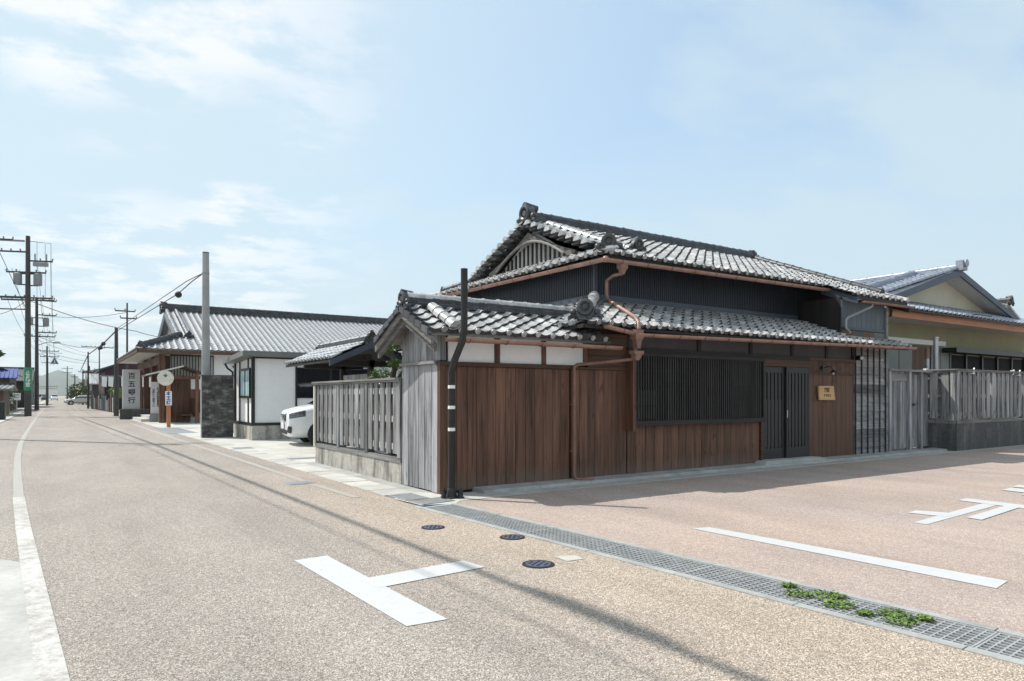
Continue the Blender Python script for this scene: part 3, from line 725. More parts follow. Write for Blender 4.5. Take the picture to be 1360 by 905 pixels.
# gable end of the small front roof: weathered boards
def sboard(y0, y1, z0, z1, top=None, mat='greywood'):
    m = plank(-y1, -y0, z0, z1, 4.51, .03, top=(top[1], top[0]) if top else None); return new('plank', rot90(m), mat, H)
ys = [8.705, 8.90, 9.12, 9.32, 9.51, 9.68, 9.85]
for a, b in zip(ys, ys[1:]): sboard(a + .005, b - .005, .01 + random.uniform(0, .015), 1.86)
new('rail', MB().box(4.455, 8.70, 1.862, 4.54, 9.90, 1.905), 'greywood_y', H)
WR = 9.27
def zroof(y): return 2.70 - .46 * abs(y - WR)
ys = [8.66, 8.84, 9.06, 9.27, 9.50, 9.70, 9.85]
for a, b in zip(ys, ys[1:]): sboard(a + .005, b - .005, 1.907, 1.907, (zroof(a) - .02, zroof(b) - .02))
for y0, y1 in ((8.62, 8.72), (9.84, 9.92)): new('corner_post', MB().box(4.515, y0, 1.906 if y0 < 9 else 0, 4.60, y1, zroof((y0 + y1) / 2) - .03), 'greywood', H)
MT['barge_grey'] = wood('weathered_barge_board', (.04, .038, .036), (.20, .19, .18), 1, 1.2, .8, .2, .55, .4)
# ---- small front gable roof
SLW = math.atan(.46); cw, sw_ = math.cos(SLW), math.sin(SLW)
def slab(x0, x1, ya, za, yb, zb, th): return MB().prism([(x0, ya, za), (x0, yb, zb), (x0, yb, zb - th), (x0, ya, za - th)], (x1 - x0, 0, 0))
gr = new('gable_roof', slab(4.24, 7.5, 8.37, zroof(8.37), WR, 2.70, .05), 'greywood_x', H)
new('roof_deck', slab(4.24, 7.5, WR + .001, 2.70, 10.20, zroof(10.20), .05), 'greywood_x', gr)
tile_field((4.20, 8.33, zroof(8.33) + .01), (1, 0, 0), (0, cw, sw_), 12, 5, .265, .205, 'tile', gr)
tile_field((7.4, 10.22, zroof(10.22) + .01), (-1, 0, 0), (0, -cw, sw_), 12, 5, .265, .205, 'tile', gr, single=False)
for y0, y1, sgn in ((8.30, WR, 1), (10.26, WR, -1)):
    for dx, dz, h in ((0, -.05, .10), (.05, -.14, .11)):
        za, zb = zroof(y0) + dz, zroof(y1) + dz
        new('barge_board', MB().prism([(4.20 + dx, y0, za), (4.20 + dx, y1, zb), (4.20 + dx, y1, zb - h), (4.20 + dx, y0, za - h)], (.045, 0, 0)), 'barge_grey', gr)
for i in range(6):   # soffit rafters seen under the rake
    pass
rw = ridge((4.28, WR, 2.735), (7.45, WR, 2.735), .20, .13, 4, .085, .27, 'tile', H)
onigawara((4.26, WR, 2.66), (-1, 0), .36, rw)
run_caps((4.62, 8.35, zroof(8.35) + .075), (4.62, 9.10, zroof(9.10) + .075), .095, .235, 'tile', gr, 'barrel_tile')
for sgn, ye in ((1, 8.34), (-1, 10.22)):
    n = 5
    for i in range(n):      # hanging edge tiles down the verge
        a = ye + (WR - ye) * i / n; b = ye + (WR - ye) * (i + 1.08) / n
        new('verge_tile', MB().prism([(4.16, a, zroof(a) + .055), (4.16, b, zroof(b) + .03), (4.16, b, zroof(b) - .05), (4.16, a, zroof(a) - .03)], (.075, 0, 0)), 'tile_dark', gr)
# ---- lean-to roof along the street, wrapping the left side
LY, LZ, UY, UZ = 8.10, 2.50, 9.77, 3.14
sl_ = math.atan2(UZ - LZ, UY - LY); cl, sn = math.cos(sl_), math.sin(sl_)
lr = new('lean_to_roof', MB().prism([(6.75, 8.14, 2.50), (16.48, 8.14, 2.50), (16.48, 9.77, 3.12), (8.36, 9.77, 3.12)], (0, 0, -.045)), 'darkwood_x', H)
new('roof_deck', MB().prism([(6.75, 8.16, 2.50), (8.355, 9.77, 3.12), (8.355, 15.2, 3.12), (6.75, 15.2, 2.50)], (0, 0, -.045)), 'darkwood_x', lr)
def lmask(c, i, j):
    if c.x > 14.55 and c.y > 8.62: return False
    return c.x > 6.70 + (c.y - LY) * .98
tile_field((6.52, LY, LZ + .01), (1, 0, 0), (0, cl, sn), 38, 7, .263, .247, 'tile', lr, mask=lmask)
def lmask2(c, i, j): return c.y > 8.12 + (c.x - 6.70) * 1.0
tile_field((6.71, 15.2, LZ + .01), (0, -1, 0), (cl, 0, sn), 27, 7, .263, .247, 'tile', lr, single=False, mask=lmask2)
hp0, hp1 = Vector((6.98, 8.38, 2.67)), Vector((8.33, 9.74, 3.20))
rh = ridge(hp0, hp1, .20, .07, 2, .10, .24, 'tile', H)
onigawara((6.92, 8.32, 2.56), (-1, -1), .47, rh)
# ---- big hip-and-gable roof
EY, EZ, RY, RZ, EX = 9.08, 3.90, 12.5, 5.26, 8.05
sm = math.atan2(RZ - EZ, RY - EY); cm, snm = math.cos(sm), math.sin(sm); tm = snm / cm
def zmain(y): return EZ + tm * (y - EY)
hr = new('hip_gable_roof', MB().prism([(EX + .05, 9.13, zmain(9.13)), (14.75, 9.13, zmain(9.13)), (14.75, 8.38, zmain(8.38)), (16.95, 8.38, zmain(8.38)), (16.95, RY, RZ), (8.98, RY, RZ), (8.98, 10.06, zmain(10.06))], (0, 0, -.07)), 'darkwood_x', H)
new('roof_deck', MB().prism([(16.95, RY + .002, RZ), (16.95, 15.9, EZ), (EX + .05, 15.9, EZ), (8.98, 14.95, zmain(10.05)), (8.98, RY + .002, RZ)][::1], (0, 0, -.07)), 'darkwood_x', hr)
new('roof_deck', MB().prism([(EX + .05, 9.14, EZ), (8.96, 10.05, EZ + .385), (8.96, 14.94, EZ + .385), (EX + .05, 15.87, EZ)], (0, 0, -.07)), 'darkwood_x', hr)
mw, ml = .267, .243
def mmask(c, i, j):
    if c.y < EY and c.x < 14.70: return False
    if c.y < 10.02: return c.x > EX - .02 + (c.y - EY) * .95
    return c.x > 8.70
nrow0 = 3
O = Vector((7.92, EY, zmain(EY) + .01)) - Vector((0, cm, snm)) * (ml * nrow0)
fld = tile_field(O, (1, 0, 0), (0, cm, snm), 34, 18, mw, ml, 'tile', hr, single=False, mask=mmask)
# the tiles of the main eave carry their own hanging edge
def emask(c, i, j): return c.x < 14.72
tile_field((7.92 + 0, EY - .004, zmain(EY) + .006), (1, 0, 0), (0, cm, snm), 26, 1, mw, ml * .5, 'tile', hr, single=False, mask=emask)
smask = lambda c, i, j: 9.06 + (c.x - EX) * 1.0 < c.y < 15.92 - (c.x - EX)
tile_field((EX - .04, 15.95, EZ + .01), (0, -1, 0), (cm, 0, snm), 26, 4, mw, ml, 'tile', hr, single=False, mask=smask)
tile_field((16.9, 15.94, EZ + .01), (-1, 0, 0), (0, -cm, snm), 31, 15, mw, ml, 'tile', hr, single=False)
rm = ridge((8.80, RY, RZ + .03), (16.55, RY, RZ + .03), .26, .17, 5, .085, .28, 'tile_dark', H)
onigawara((8.74, RY, RZ - .14), (-1, 0), .68, rm); onigawara((16.6, RY, RZ - .02), (1, 0), .40, rm)
# right-hand rake with its descending ridge
rr = ridge((16.55, 8.85, zmain(8.85) + .02), (16.55, RY - .1, RZ - .02), .20, .10, 3, .075, .26, 'tile_dark', H)
onigawara((16.55, 8.80, zmain(8.80) - .02), (0, -1), .28, rr)
run_caps((16.92, 8.36, zmain(8.36) + .04), (16.92, RY, RZ + .04), .075, .25, 'tile', hr, 'barrel_tile')
new('barge_board', MB().prism([(16.90, 8.32, zmain(8.32) - .06), (16.90, RY, RZ - .06), (16.90, RY, RZ - .26), (16.90, 8.32, zmain(8.32) - .22)], (.045, 0, 0)), 'darkwood', hr)
new('barge_board', MB().prism([(14.70, 8.34, zmain(8.34) - .03), (14.70, 9.2, zmain(9.2) - .03), (14.70, 9.2, zmain(9.2) - .20), (14.70, 8.34, zmain(8.34) - .16)], (.05, 0, 0)), 'ribbed_trim', hr)
MT['gable_board'] = wood('pale_weathered_gable_board', (.18, .175, .18), (.55, .54, .54), 2, 1.0, .8, .1, .6, .3)
# left gable: curved barge boards, lattice, rake tiles
GX = 8.90
gw = new('gable_wall', MB().prism([(GX, 13.95, 4.30), (GX, RY, 5.10), (GX, 11.05, 4.30)], (.05, 0, 0)), 'gable_board', H)
def arch(u): # height of the curved inner edge over the sill, u = |y - RY| / 1.35
    return 4.33 + .50 * (1 - u ** 1.75) if u < 1 else 4.33
yy = RY - 1.28
lm = MB(); k = 0
while yy < RY + 1.3:
    z1 = arch(abs(yy - RY) / 1.35) - .01
    if z1 > 4.37: new('lattice_bar', MB().box(GX - .028, yy - .026, 4.325, GX - .002, yy + .022, z1), 'darkwood', gw)
    yy += .165
new('gable_sill', MB().box(GX - .09, 11.0, 4.255, GX, 14.0, 4.32), 'greywood_y', gw)
N = 14
for sgn in (-1, 1):
    m = MB(); P = []
    for i in range(N + 1):
        u = i / N; y = RY + sgn * 1.66 * u; P.append((y, 5.05 - .68 * u ** .92 + .03 * math.sin(u * math.pi) * -1, arch(min(1, abs(y - RY) / 1.35)) if abs(y - RY) < 1.35 else 4.30))
    for (y0, t0, b0), (y1, t1, b1) in zip(P, P[1:]):
        b0 = min(b0, t0 - .02); b1 = min(b1, t1 - .02)
        a = [(GX - .16, y0, b0), (GX - .16, y1, b1), (GX - .16, y1, t1), (GX - .16, y0, t0)]
        if sgn > 0: a.reverse()
        m.prism(a, (.06, 0, 0))
    new('barge_board', m, 'barge_grey', gw)
    m = MB(); pts = [(GX - .175, y, b) for y, t_, b in P if abs(y - RY) <= 1.36]; m.tube(pts, .028, 6); new('arch_moulding', m, 'greywood_y', gw, True)
bar = cap_mesh(.085, .40, 1.12); bar.materials.append(MT['tile'])
for sgn in (-1, 1):
    for i in range(9):
        y = RY + sgn * (.20 + i * .245); z = zmain(RY - abs(y - RY)) - .02
        if z < 4.36: continue
        o = bpy.data.objects.new('rake_tile', bar); C.objects.link(o); o.parent = gw
        o.matrix_local = Matrix.Translation((8.56, y, z + .01)) @ Matrix.Rotation(random.gauss(0, .02), 4, 'Z')
        d = new('rake_tile_edge', MB().box(8.64, y - sgn * .125 - .12, z - .035, 8.95, y - sgn * .125 + .12, z - .005), 'tile_dark', gw)
    a = RY + sgn * 2.55; b = RY + sgn * .35
    run_caps((9.06, a, zmain(RY - 2.55) + .07), (9.06, b, zmain(RY - .35) + .07), .095, .25, 'tile', gw, 'barrel_tile')
    run_caps((9.36, a if sgn > 0 else 9.75, zmain(RY - 2.75) + .06), (9.36, b, zmain(RY - .35) + .06), .085, .25, 'tile', gw, 'barrel_tile')
kd = new('ridge', MB().beam((8.50, 9.53, 4.06), (9.02, 10.05, 4.27), .18, .10), 'tile_dark', H)
run_caps((8.42, 9.45, 4.10), (9.05, 10.08, 4.36), .10, .23, 'tile', kd)
onigawara((8.40, 9.43, 3.97), (-1, -1), .50, kd)
onigawara((9.36, 9.70, zmain(9.70) - .02), (0, -1), .42, kd)
kb = ridge((8.32, 15.62, 4.03), (8.98, 14.96, 4.30), .18, .09, 3, .09, .24, 'tile_dark', H); onigawara((8.28, 15.66, 3.96), (-1, 1), .30, kb)
new('barrel_tile', MB().tube([(8.02, 15.9, 3.97), (8.3, 15.64, 4.03)], .075, 10), 'tile', hr, True)
# gutters and pipes
gutter((7.97, 9.02, 3.80), (15.05, 9.02, 3.85), .062, 'copper', H); gutter((7.93, 9.0, 3.80), (7.93, 15.85, 3.89), .062, 'copper', H)
new('gutter_corner', MB().ball((7.95, 9.01, 3.785), .060, 10, 6), 'copper', H, True)
gutter((14.8, 8.26, 3.50), (17.0, 8.26, 3.52), .05, 'copper_dark', H, hooks=False)
gutter((7.70, 8.00, 2.40), (16.50, 8.00, 2.52), .058, 'copper', H); gutter((7.08, 8.02, 2.50), (7.66, 8.02, 2.42), .055, 'copper', H)
gutter((4.42, 8.265, 2.20), (7.62, 8.265, 2.20), .058, 'copper', H)
hopper = MB().box(8.30, 8.99, 3.66, 8.46, 9.11, 3.80).prism([(8.32, 9.0, 3.66), (8.44, 9.0, 3.66), (8.40, 9.02, 3.56), (8.36, 9.02, 3.56)], (0, .09, 0))
new('rain_hopper', hopper, 'copper_dark', H)
pipe([(8.38, 9.07, 3.58), (8.40, 9.30, 3.585), (8.50, 9.60, 3.545), (8.515, 9.62, 3.46), (8.515, 9.62, 3.28), (8.50, 9.58, 3.19), (7.92, 8.25, 2.70), (7.80, 8.04, 2.58), (7.78, 8.02, 2.47)], .032, 'copper', H)
new('rain_hopper', MB().box(7.65, 7.95, 2.31, 7.82, 8.08, 2.46).prism([(7.67, 7.96, 2.31), (7.80, 7.96, 2.31), (7.77, 7.97, 2.16), (7.70, 7.97, 2.16)], (0, .10, 0)), 'copper_dark', H)
new('rain_hopper', MB().box(7.62, 7.95, 2.07, 7.83, 8.07, 2.12).prism([(7.65, 7.955, 2.07), (7.80, 7.955, 2.07), (7.75, 7.97, 1.97), (7.67, 7.97, 1.97)], (0, .10, 0)), 'copper_dark', H)
pipe([(7.72, 8.02, 2.16), (7.70, 8.06, 1.99), (7.55, 8.25, 1.965), (6.93, 8.53, 1.90), (6.885, 8.56, 1.86), (6.885, 8.56, .11), (6.90, 8.52, .07), (7.14, 8.36, .055)], .031, 'copper_dark', H)
for z in (.5, 1.25): new('pipe_bracket', MB().box(6.84, 8.555, z, 6.93, 8.62, z + .025), 'copper_dark', H)
pipe([(15.20, 8.27, 3.47), (15.19, 8.29, 3.40), (14.76, 8.58, 3.16), (14.70, 8.60, 3.10), (14.70, 8.60, 2.92), (14.62, 8.45, 2.80)], .03, 'grey_metal', H)
# ---- things fixed to or standing by the facade
sg = thing('name_board', 'small pale wooden name board with cut brown characters on the boards right of the door', 'sign', (13.93, 8.60, 1.465))
new('board', MB().prism([(-.30, 0, .15), (-.27, 0, -.155), (.32, 0, -.155), (.26, 0, .15)][::-1], (0, .035, 0)).xf(Matrix.Translation((0, -.02, 0))), 'tan', sg)
MT['ink_brown'] = plain('burnt_lettering', (.11, .065, .02), .7, 0, .1)
MT['ink_black'] = plain('black_lettering', (.012, .012, .014), .6, 0, .05)
MT['ink_blue'] = plain('blue_lettering', (.02, .05, .28), .6, 0, .05)
MT['ink_white'] = plain('white_lettering', (.8, .8, .8), .6, 0, .02)
def text(name, s, size, loc, rot, mat, parent, ext=.002, spacing=1.0, bold=.0):
    c = bpy.data.curves.new(name, 'FONT'); c.body = s; c.size = size; c.align_x = 'CENTER'; c.align_y = 'CENTER'; c.extrude = ext; c.space_line = spacing; c.offset = bold; c.resolution_u = 4
    o = bpy.data.objects.new(name, c); C.objects.link(o)
    me = bpy.data.meshes.new_from_object(o.evaluated_get(bpy.context.evaluated_depsgraph_get())); bpy.data.objects.remove(o)
    me.materials.clear(); me.materials.append(MT[mat]); o = bpy.data.objects.new(name, me); C.objects.link(o); o.parent = parent
    o.location = loc; o.rotation_euler = rot; return o
FRONT = (R(90), 0, 0)
text('lettering', '薬膳', .10, (.0, -.0215, .055), FRONT, 'ink_brown', sg, bold=.003)
text('lettering', 'すぎはら', .072, (.02, -.0215, -.06), FRONT, 'ink_brown', sg, bold=.001)
lp = thing('wall_lamp', 'small black swan-neck lamp with a bare bulb above the wooden name board', 'lamp', (13.82, 8.61, 2.0))
new('wall_plate', MB().tube([(0, 0, 0), (0, -.03, 0)], .055, 14), 'black', lp, True)
new('arm', MB().tube([(0, -.03, 0), (0, -.12, .03), (.03, -.18, .02), (.07, -.20, -.04)], .009, 6), 'black', lp, True)
new('shade', MB().tube([(.07, -.20, -.04), (.07, -.20, -.075), (.07, -.20, -.10)], [.018, .04, .085], 14, caps=False), 'black', lp, True)
MT['bulb'] = plain('frosted_bulb', (.8, .78, .72), .3, 0, .02)
new('bulb', MB().ball((.07, -.20, -.115), .028, 10, 6), 'bulb', lp, True)
cmr = thing('security_light', 'small round white-faced security light under the eave at the shingled bay', 'light', (15.17, 8.60, 2.26))
new('body', MB().tube([(0, 0, 0), (-.02, -.10, 0)], .055, 12), 'black', cmr, True); new('lens', MB().ball((-.022, -.105, 0), .042, 10, 6), 'white', cmr, True)
# black steel corner pole
cp = thing('corner_pole', 'tall bent black steel pole with white bands on the pavement corner', 'pole', (4.48, 8.23, 0))
def pz(px_): return px_
path = [(0, 0, .0), (.0, 0, 1.72), (.03, -.025, 1.88), (.125, -.075, 2.14), (.15, -.085, 2.32), (.15, -.085, 3.14)]
new('tube', MB().tube(path, .048, 16), 'polebrown', cp, True); 
for z in (.92, 1.22, 1.50): new('band', MB().tube([(0, 0, z), (0, 0, z + .045)], .050, 16), 'white', cp, True)
new('sleeve', MB().tube([(0, 0, .02), (0, 0, .12), (0, 0, .14)], [.075, .062, .05], 14), 'polebrown', cp, True)
new('base_plate', MB().box(-.13, -.09, .004, .15, .09, .024), 'iron_dark', cp)
for a, b in ((-.14, -.02), (.16, .02), (-.06, .10), (.07, -.10)): new('bolt_bracket', MB().box(a - .02, b - .02, 0, a + .02, b + .02, .10).tube([(a, b, .0), (a, b, .13)], .014, 6), 'iron_dark', cp)
# ------------------------------------------------------------------ weathered fences
def slat_fence(t, L, z0, z1, n_panels, base_h, mats, base_mat, base_th=.16, inner=True, name_base='base_wall'):
    """Built along local +x, its street face towards -y."""
    new(name_base, MB().box(0, -.02, 0, L, base_th, base_h), base_mat, t)
    new('sill_beam', MB().box(0, -.035, base_h, L, .11, base_h + .075), mats[1], t)
    new('cap_rail', MB().box(-.06, -.085, z1, L + .02, .16, z1 + .03).box(-.04, -.06, z1 - .035, L, .13, z1 - .002), mats[1], t)
    pl = L / n_panels
    for i in range(n_panels + 1):
        x = min(max(i * pl, .05), L - .05); new('post', MB().box(x - .05, -.045, base_h + .075, x + .05, .07, z1 - .036), mats[0], t)
    for z in (z0 + .13, (z0 + z1) / 2 - .03, z1 - .18): new('rail', MB().box(.02, -.006, z - .05, L - .02, .050, z + .05), mats[2], t)
    for i in range(n_panels):
        x0 = i * pl + .055; x1 = (i + 1) * pl - .055; n = max(3, round((x1 - x0) / .255)); st = (x1 - x0) / n
        for k in range(n):
            a = x0 + st * k + random.uniform(-.006, .006); b = a + st * .68
            new('board', plank(a, b, z0 + .02 + random.uniform(-.012, .012), z1 - .04, -.026, .019), mats[0], t)
        for k in range(n - 1 if inner else 0):
            a = x0 + st * (k + .74) + random.uniform(-.004, .004); new('board', plank(a - .05, a + .30 * st + .05, z0, z1 - .06, .055, .02), mats[0], t)
GWR = ('greywood_fence', 'greywood_x', 'greywood_x')
GW_ = ('greywood_fence', 'greywood_x', 'rail_sunlit')
MT['rail_sunlit'] = plain('sunlit_rail', (.50, .49, .47), .8, 0, .15, 4)  # sunlit look of the left fence's rails, put into a paler colour
# left fence: runs from (4.5, 14.25) towards the camera to (4.5, 9.92); local +x -> world -y
fl = thing('slat_fence', 'weathered grey board fence on a stained concrete base left of the corner house', 'fence', (4.53, 14.25, 0), R(-90))
slat_fence(fl, 4.31, .45, 1.66, 3, .34, GW_, 'base_stained')
new('end_post', MB().box(-.11, -.03, .33, -.03, .12, 1.60), 'post_cream', fl) if MT.setdefault('post_cream', plain('cream_painted_post', (.62, .60, .42), .6, 0, .06)) else None
# right fence, two sides, and the side gate
fr_ = thing('slat_fence', 'weathered grey board fence on a blackened concrete base in front of the cream gabled house', 'fence', (18.80, 8.12, 0))
slat_fence(fr_, 8.0, .80, 2.05, 4, .70, GWR, 'base_dark')
new('drain_niche', MB().box(1.62, -.026, .25, 1.95, -.018, .55), 'black', fr_)
fs = thing('slat_fence', 'short return of the grey board fence beside the side gate, half sunlit', 'fence', (18.81, 9.06, 0), R(-90))
slat_fence(fs, .93, .80, 2.05, 1, .70, GWR, 'base_dark')
new('ties', MB().box(.2, -.10, 2.06, .28, -.02, 2.11), 'white', fs)
for i, x in enumerate((.7, 3.1, 3.5, 4.2)): new('wire_tie', MB().box(x, -.10, 1.96 + .12 * (i % 2), x + .10, -.03, 1.985 + .12 * (i % 2)).beam((x + .1, -.06, 1.98), (x + .16, -.06, 2.12), .03, .02), 'white', fr_)
gt = thing('side_gate', 'narrow grey board gate between the corner house and the fence', 'gate', (16.62, 8.72, 0))
for x in (.10, 1.05, 1.62): new('post', MB().box(x - .05, -.06, 0, x + .05, .06, 2.0), 'greywood', gt)
for i in range(5): new('board', plank(.19 + i * .155, .19 + i * .155 + .15, .10, 1.75, .0, .025), 'greywood_fence', gt)
new('top_board', plank(.19, .97, 1.76, 1.94, -.01, .03), 'greywood_x', gt)
new('lintel', MB().box(.0, -.09, 2.0, 2.25, .10, 2.05), 'greywood_x', gt)
for i in range(3): new('board', plank(1.12 + i * .15, 1.12 + i * .15 + .145, .10, 1.94, .02, .025), 'greywood_fence', gt)
new('latch', MB().box(1.08, -.03, 1.15, 1.34, -.005, 1.21), 'black', gt)
new('board', plank(1.70, 2.15, .1, 1.94, .05, .025), 'greywood_fence', gt)
# ------------------------------------------------------------------ cream gabled neighbour
NB = thing('gabled_house', 'cream rendered house with a silver-blue tiled gable roof behind the right fence', 'house', (19.0, 10.8, 0), world=True)
MT['glass_dull'] = plain('dusty_dark_glass', (.010, .010, .011), .6, 0, .2, 2, spec=.08)
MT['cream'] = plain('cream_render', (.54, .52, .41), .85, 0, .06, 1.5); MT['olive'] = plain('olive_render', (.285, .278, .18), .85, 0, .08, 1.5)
MT['fascia'] = plain('orange_brown_fascia', (.34, .13, .045), .5, 0, .1, 2); MT['soffit'] = plain('pale_soffit', (.50, .50, .47), .7, 0, .05)
MT['shutter'] = plain('grey_storm_shutter', (.17, .175, .165), .5, .2, .1, 2)
ny, nx0, nx1 = 10.8, 18.95, 30.5
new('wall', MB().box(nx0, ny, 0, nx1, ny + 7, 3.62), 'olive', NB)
new('white_band', MB().box(nx0 - .02, ny - .05, 3.02, 24.2, ny - .002, 3.17), 'plaster_white', NB)
for i, (a, b) in enumerate(((19.0, 19.75), (19.78, 20.3), (20.42, 21.2), (21.24, 22.0), (23.2, 23.8), (23.83, 24.4))): new('storm_shutter', MB().box(a, ny - .06, .5, b, ny - .003, 2.98), 'shutter', NB)
new('window_glass', MB().box(24.45, ny - .03, .9, 30.3, ny - .006, 2.75), 'glass_dull', NB)
for x in (24.45, 25.6, 26.8, 28.0, 29.2, 30.3): new('window_frame', MB().box(x - .05, ny - .08, .85, x + .05, ny - .031, 2.82), 'black', NB)
new('window_frame', MB().box(23.9, ny - .5, 2.80, 30.4, ny - .003, 2.95), 'black', NB)
new('wall_panel', MB().box(22.05, ny - .04, .3, 23.15, ny - .003, 2.98), 'brown', NB)
ne, nz = 9.80, 3.80           # front eave edge and its height; ridge runs along y
GXc = 24.68; AP = 5.53
new('fascia', MB().box(18.75, ne + .03, 3.58, 31.2, ne + .08, 3.82), 'fascia', NB)
new('soffit', MB().box(18.8, ne + .081, 3.62, 31.2, ny + .3, 3.655), 'soffit', NB)
sk = new('skirt_roof', MB().prism([(18.7, ne, 3.83), (31.3, ne, 3.83), (31.3, 11.35, 4.40), (18.7, 11.35, 4.40)], (0, 0, -.06)), 'tile_new', NB)
tile_field((18.7, ne - .03, 3.84), (1, 0, 0), (0, .94, .342), 44, 6, .285, .27, 'tile_new', sk, single=False, n=6, lift=.03, th=.025)
new('snow_guard', MB().box(24.2, ne + .05, 3.95, 25.3, ne + .25, 4.0), 'black', sk)
# gable and its main roof
gyy = 11.1
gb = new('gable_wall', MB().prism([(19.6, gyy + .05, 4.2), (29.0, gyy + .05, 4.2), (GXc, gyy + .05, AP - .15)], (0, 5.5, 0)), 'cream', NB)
new('gable_base', MB().box(20.8, gyy - .02, 4.28, 28.2, gyy + .045, 4.40), 'shutter', NB)
tn = (AP - 4.05) / (GXc - 19.0); an = math.atan(tn); cn, s2 = math.cos(an), math.sin(an)
mr_ = new('main_roof', MB().prism([(19.0, gyy - .55, 4.05), (GXc, gyy - .55, AP), (GXc, 19, AP), (19.0, 19, 4.05)][::-1], (0, 0, -.08)), 'tile_new', NB)
new('roof_deck', MB().prism([(29.6, gyy - .55, 4.05), (29.6, 19, 4.05), (GXc + .001, 19, AP), (GXc + .001, gyy - .55, AP)][::-1], (0, 0, -.08)), 'tile_new', mr_)
tile_field((19.0 - .02, 19.0, 4.06), (0, -1, 0), (cn, 0, s2), 29, 20, .285, .276, 'tile_new', mr_, single=False, n=6, lift=.025, th=.02)
for sgn in (1, -1):
    xa, xb = GXc - sgn * 5.35, GXc
    a = [(xa, gyy - .58, 4.02), (xb, gyy - .58, AP + .03), (xb, gyy - .58, AP - .19), (xa, gyy - .58, 3.84)]
    if sgn < 0: a.reverse()
    new('barge_board', MB().prism(a, (0, .05, 0)), 'ribbed_trim', mr_)
    a = [(xa, gyy - .53, 3.90), (xb, gyy - .53, AP - .12), (xb, gyy - .53, AP - .15), (xa, gyy - .53, 3.87)]
    if sgn < 0: a.reverse()
    new('soffit', MB().prism(a, (0, .58, 0)), 'soffit', mr_)
run_caps((19.2, gyy - .48, 4.20), (GXc, gyy - .48, AP + .07), .09, .28, 'tile_new', mr_, 'barrel_tile')
run_caps((19.2, gyy - .20, 4.20), (GXc, gyy - .20, AP + .07), .09, .28, 'tile_new', mr_, 'barrel_tile')
k1 = ridge((19.5, gyy + .85, 4.28), (GXc - .1, gyy + .85, AP + .03), .22, .10, 3, .08, .28, 'tile_new', NB)
new('ridge_end_ornament', MB().tube([(19.45, gyy + .85, 4.35), (19.25, gyy + .85, 4.33)], .17, 12).box(19.3, gyy + .66, 4.16, 19.5, gyy + 1.04, 4.32), 'tile_new', k1, True)
k2 = ridge((GXc, gyy - .5, AP + .02), (GXc, 19, AP + .02), .24, .12, 3, .085, .3, 'tile_new', NB)
new('ridge_end_ornament', MB().box(GXc - .16, gyy - .72, AP - .02, GXc + .16, gyy - .5, AP + .30).tube([(GXc, gyy - .78, AP + .2), (GXc, gyy - .72, AP + .2)], .13, 12), 'tile_new', k2, True)
gutter((18.7, ne - .06, 3.80), (31.2, ne - .06, 3.84), .05, 'black', NB, hooks=False)
pipe([(18.95, ne - .02, 3.75), (18.95, ne, 3.6), (18.75, ny - .1, 3.35), (18.75, ny - .1, .2)], .035, 'black', NB)
vp = thing('vent_pipe', 'tall white pipe standing behind the grey fence before the storm shutters', 'pipe', (21.0, 9.6, 0)); new('tube', MB().tube([(0, 0, 0), (0, 0, 3.05)], .065, 12), 'alu', vp, True); new('cap', MB().tube([(0, 0, 3.05), (0, 0, 3.09)], .08, 12), 'alu', vp, True)
vp = thing('vent_pipe', 'shorter grey pipe behind the fence, left of the tall white one', 'pipe', (20.5, 9.6, 0)); new('tube', MB().tube([(0, 0, 0), (0, 0, 2.45)], .055, 12), 'alu', vp, True); new('cap', MB().tube([(0, 0, 2.45), (0, 0, 2.75)], .06, 12), 'copper_dark', vp, True)
# far small roof at the right edge
SB = thing('small_house', 'small old house with a dark tiled gable at the right edge behind the cream house', 'house', (34.3, 14, 0), world=True)
new('wall', MB().box(33, 14.4, 0, 39.3, 19, 4.8), 'plaster_dark', SB)
sr = new('roof', MB().prism([(35.3, 13.9, 4.77), (37.5, 13.9, 5.77), (37.5, 20, 5.77), (35.3, 20, 4.77)][::-1], (0, 0, -.1)), 'tile', SB)
new('roof_deck', MB().prism([(39.7, 13.9, 4.77), (39.7, 20, 4.77), (37.5, 20, 5.77), (37.5, 13.9, 5.77)][::-1], (0, 0, -.1)), 'tile', sr)
new('gable_wall', MB().prism([(35.5, 14.3, 4.72), (39.5, 14.3, 4.72), (37.5, 14.3, 5.62)], (0, .05, 0)), 'darkwood', SB)
tile_field((35.28, 20, 4.79), (0, -1, 0), (.91, 0, .414), 22, 9, .28, .27, 'tile', sr, single=False, n=5)
r_ = ridge((37.5, 13.9, 5.77), (37.5, 20, 5.77), .25, .2, 4, .09, .3, 'tile_dark', SB); onigawara((37.5, 13.85, 5.72), (0, -1), .5, r_)
# ------------------------------------------------------------------ tiled gateway behind the left fence
GT = thing('tiled_gateway', 'small roofed gateway with a tiled gable roof behind the weathered fence', 'gateway', (6.2, 15.7, 0), world=True)
gy0, gy1, gx, gz, gex, gez = 15.35, 19.1, 6.2, 2.68, 5.22, 2.24
tg = (gz - gez) / (gx - gex); ag = math.atan(tg)
g_ = new('roof', MB().prism([(gex, gy0, gez), (gx, gy0, gz), (gx, gy1, gz), (gex, gy1, gez)][::-1], (0, 0, -.06)), 'darkwood', GT)
new('roof_deck', MB().prism([(2 * gx - gex, gy0, gez), (2 * gx - gex, gy1, gez), (gx + .001, gy1, gz), (gx + .001, gy0, gz)][::-1], (0, 0, -.06)), 'darkwood', g_)
tile_field((gex - .03, gy1, gez + .03), (0, -1, 0), (math.cos(ag), 0, math.sin(ag)), 14, 4, .268, .27, 'tile_gloss', g_, single=False, n=6, lift=.022, th=.018, amp=.35)
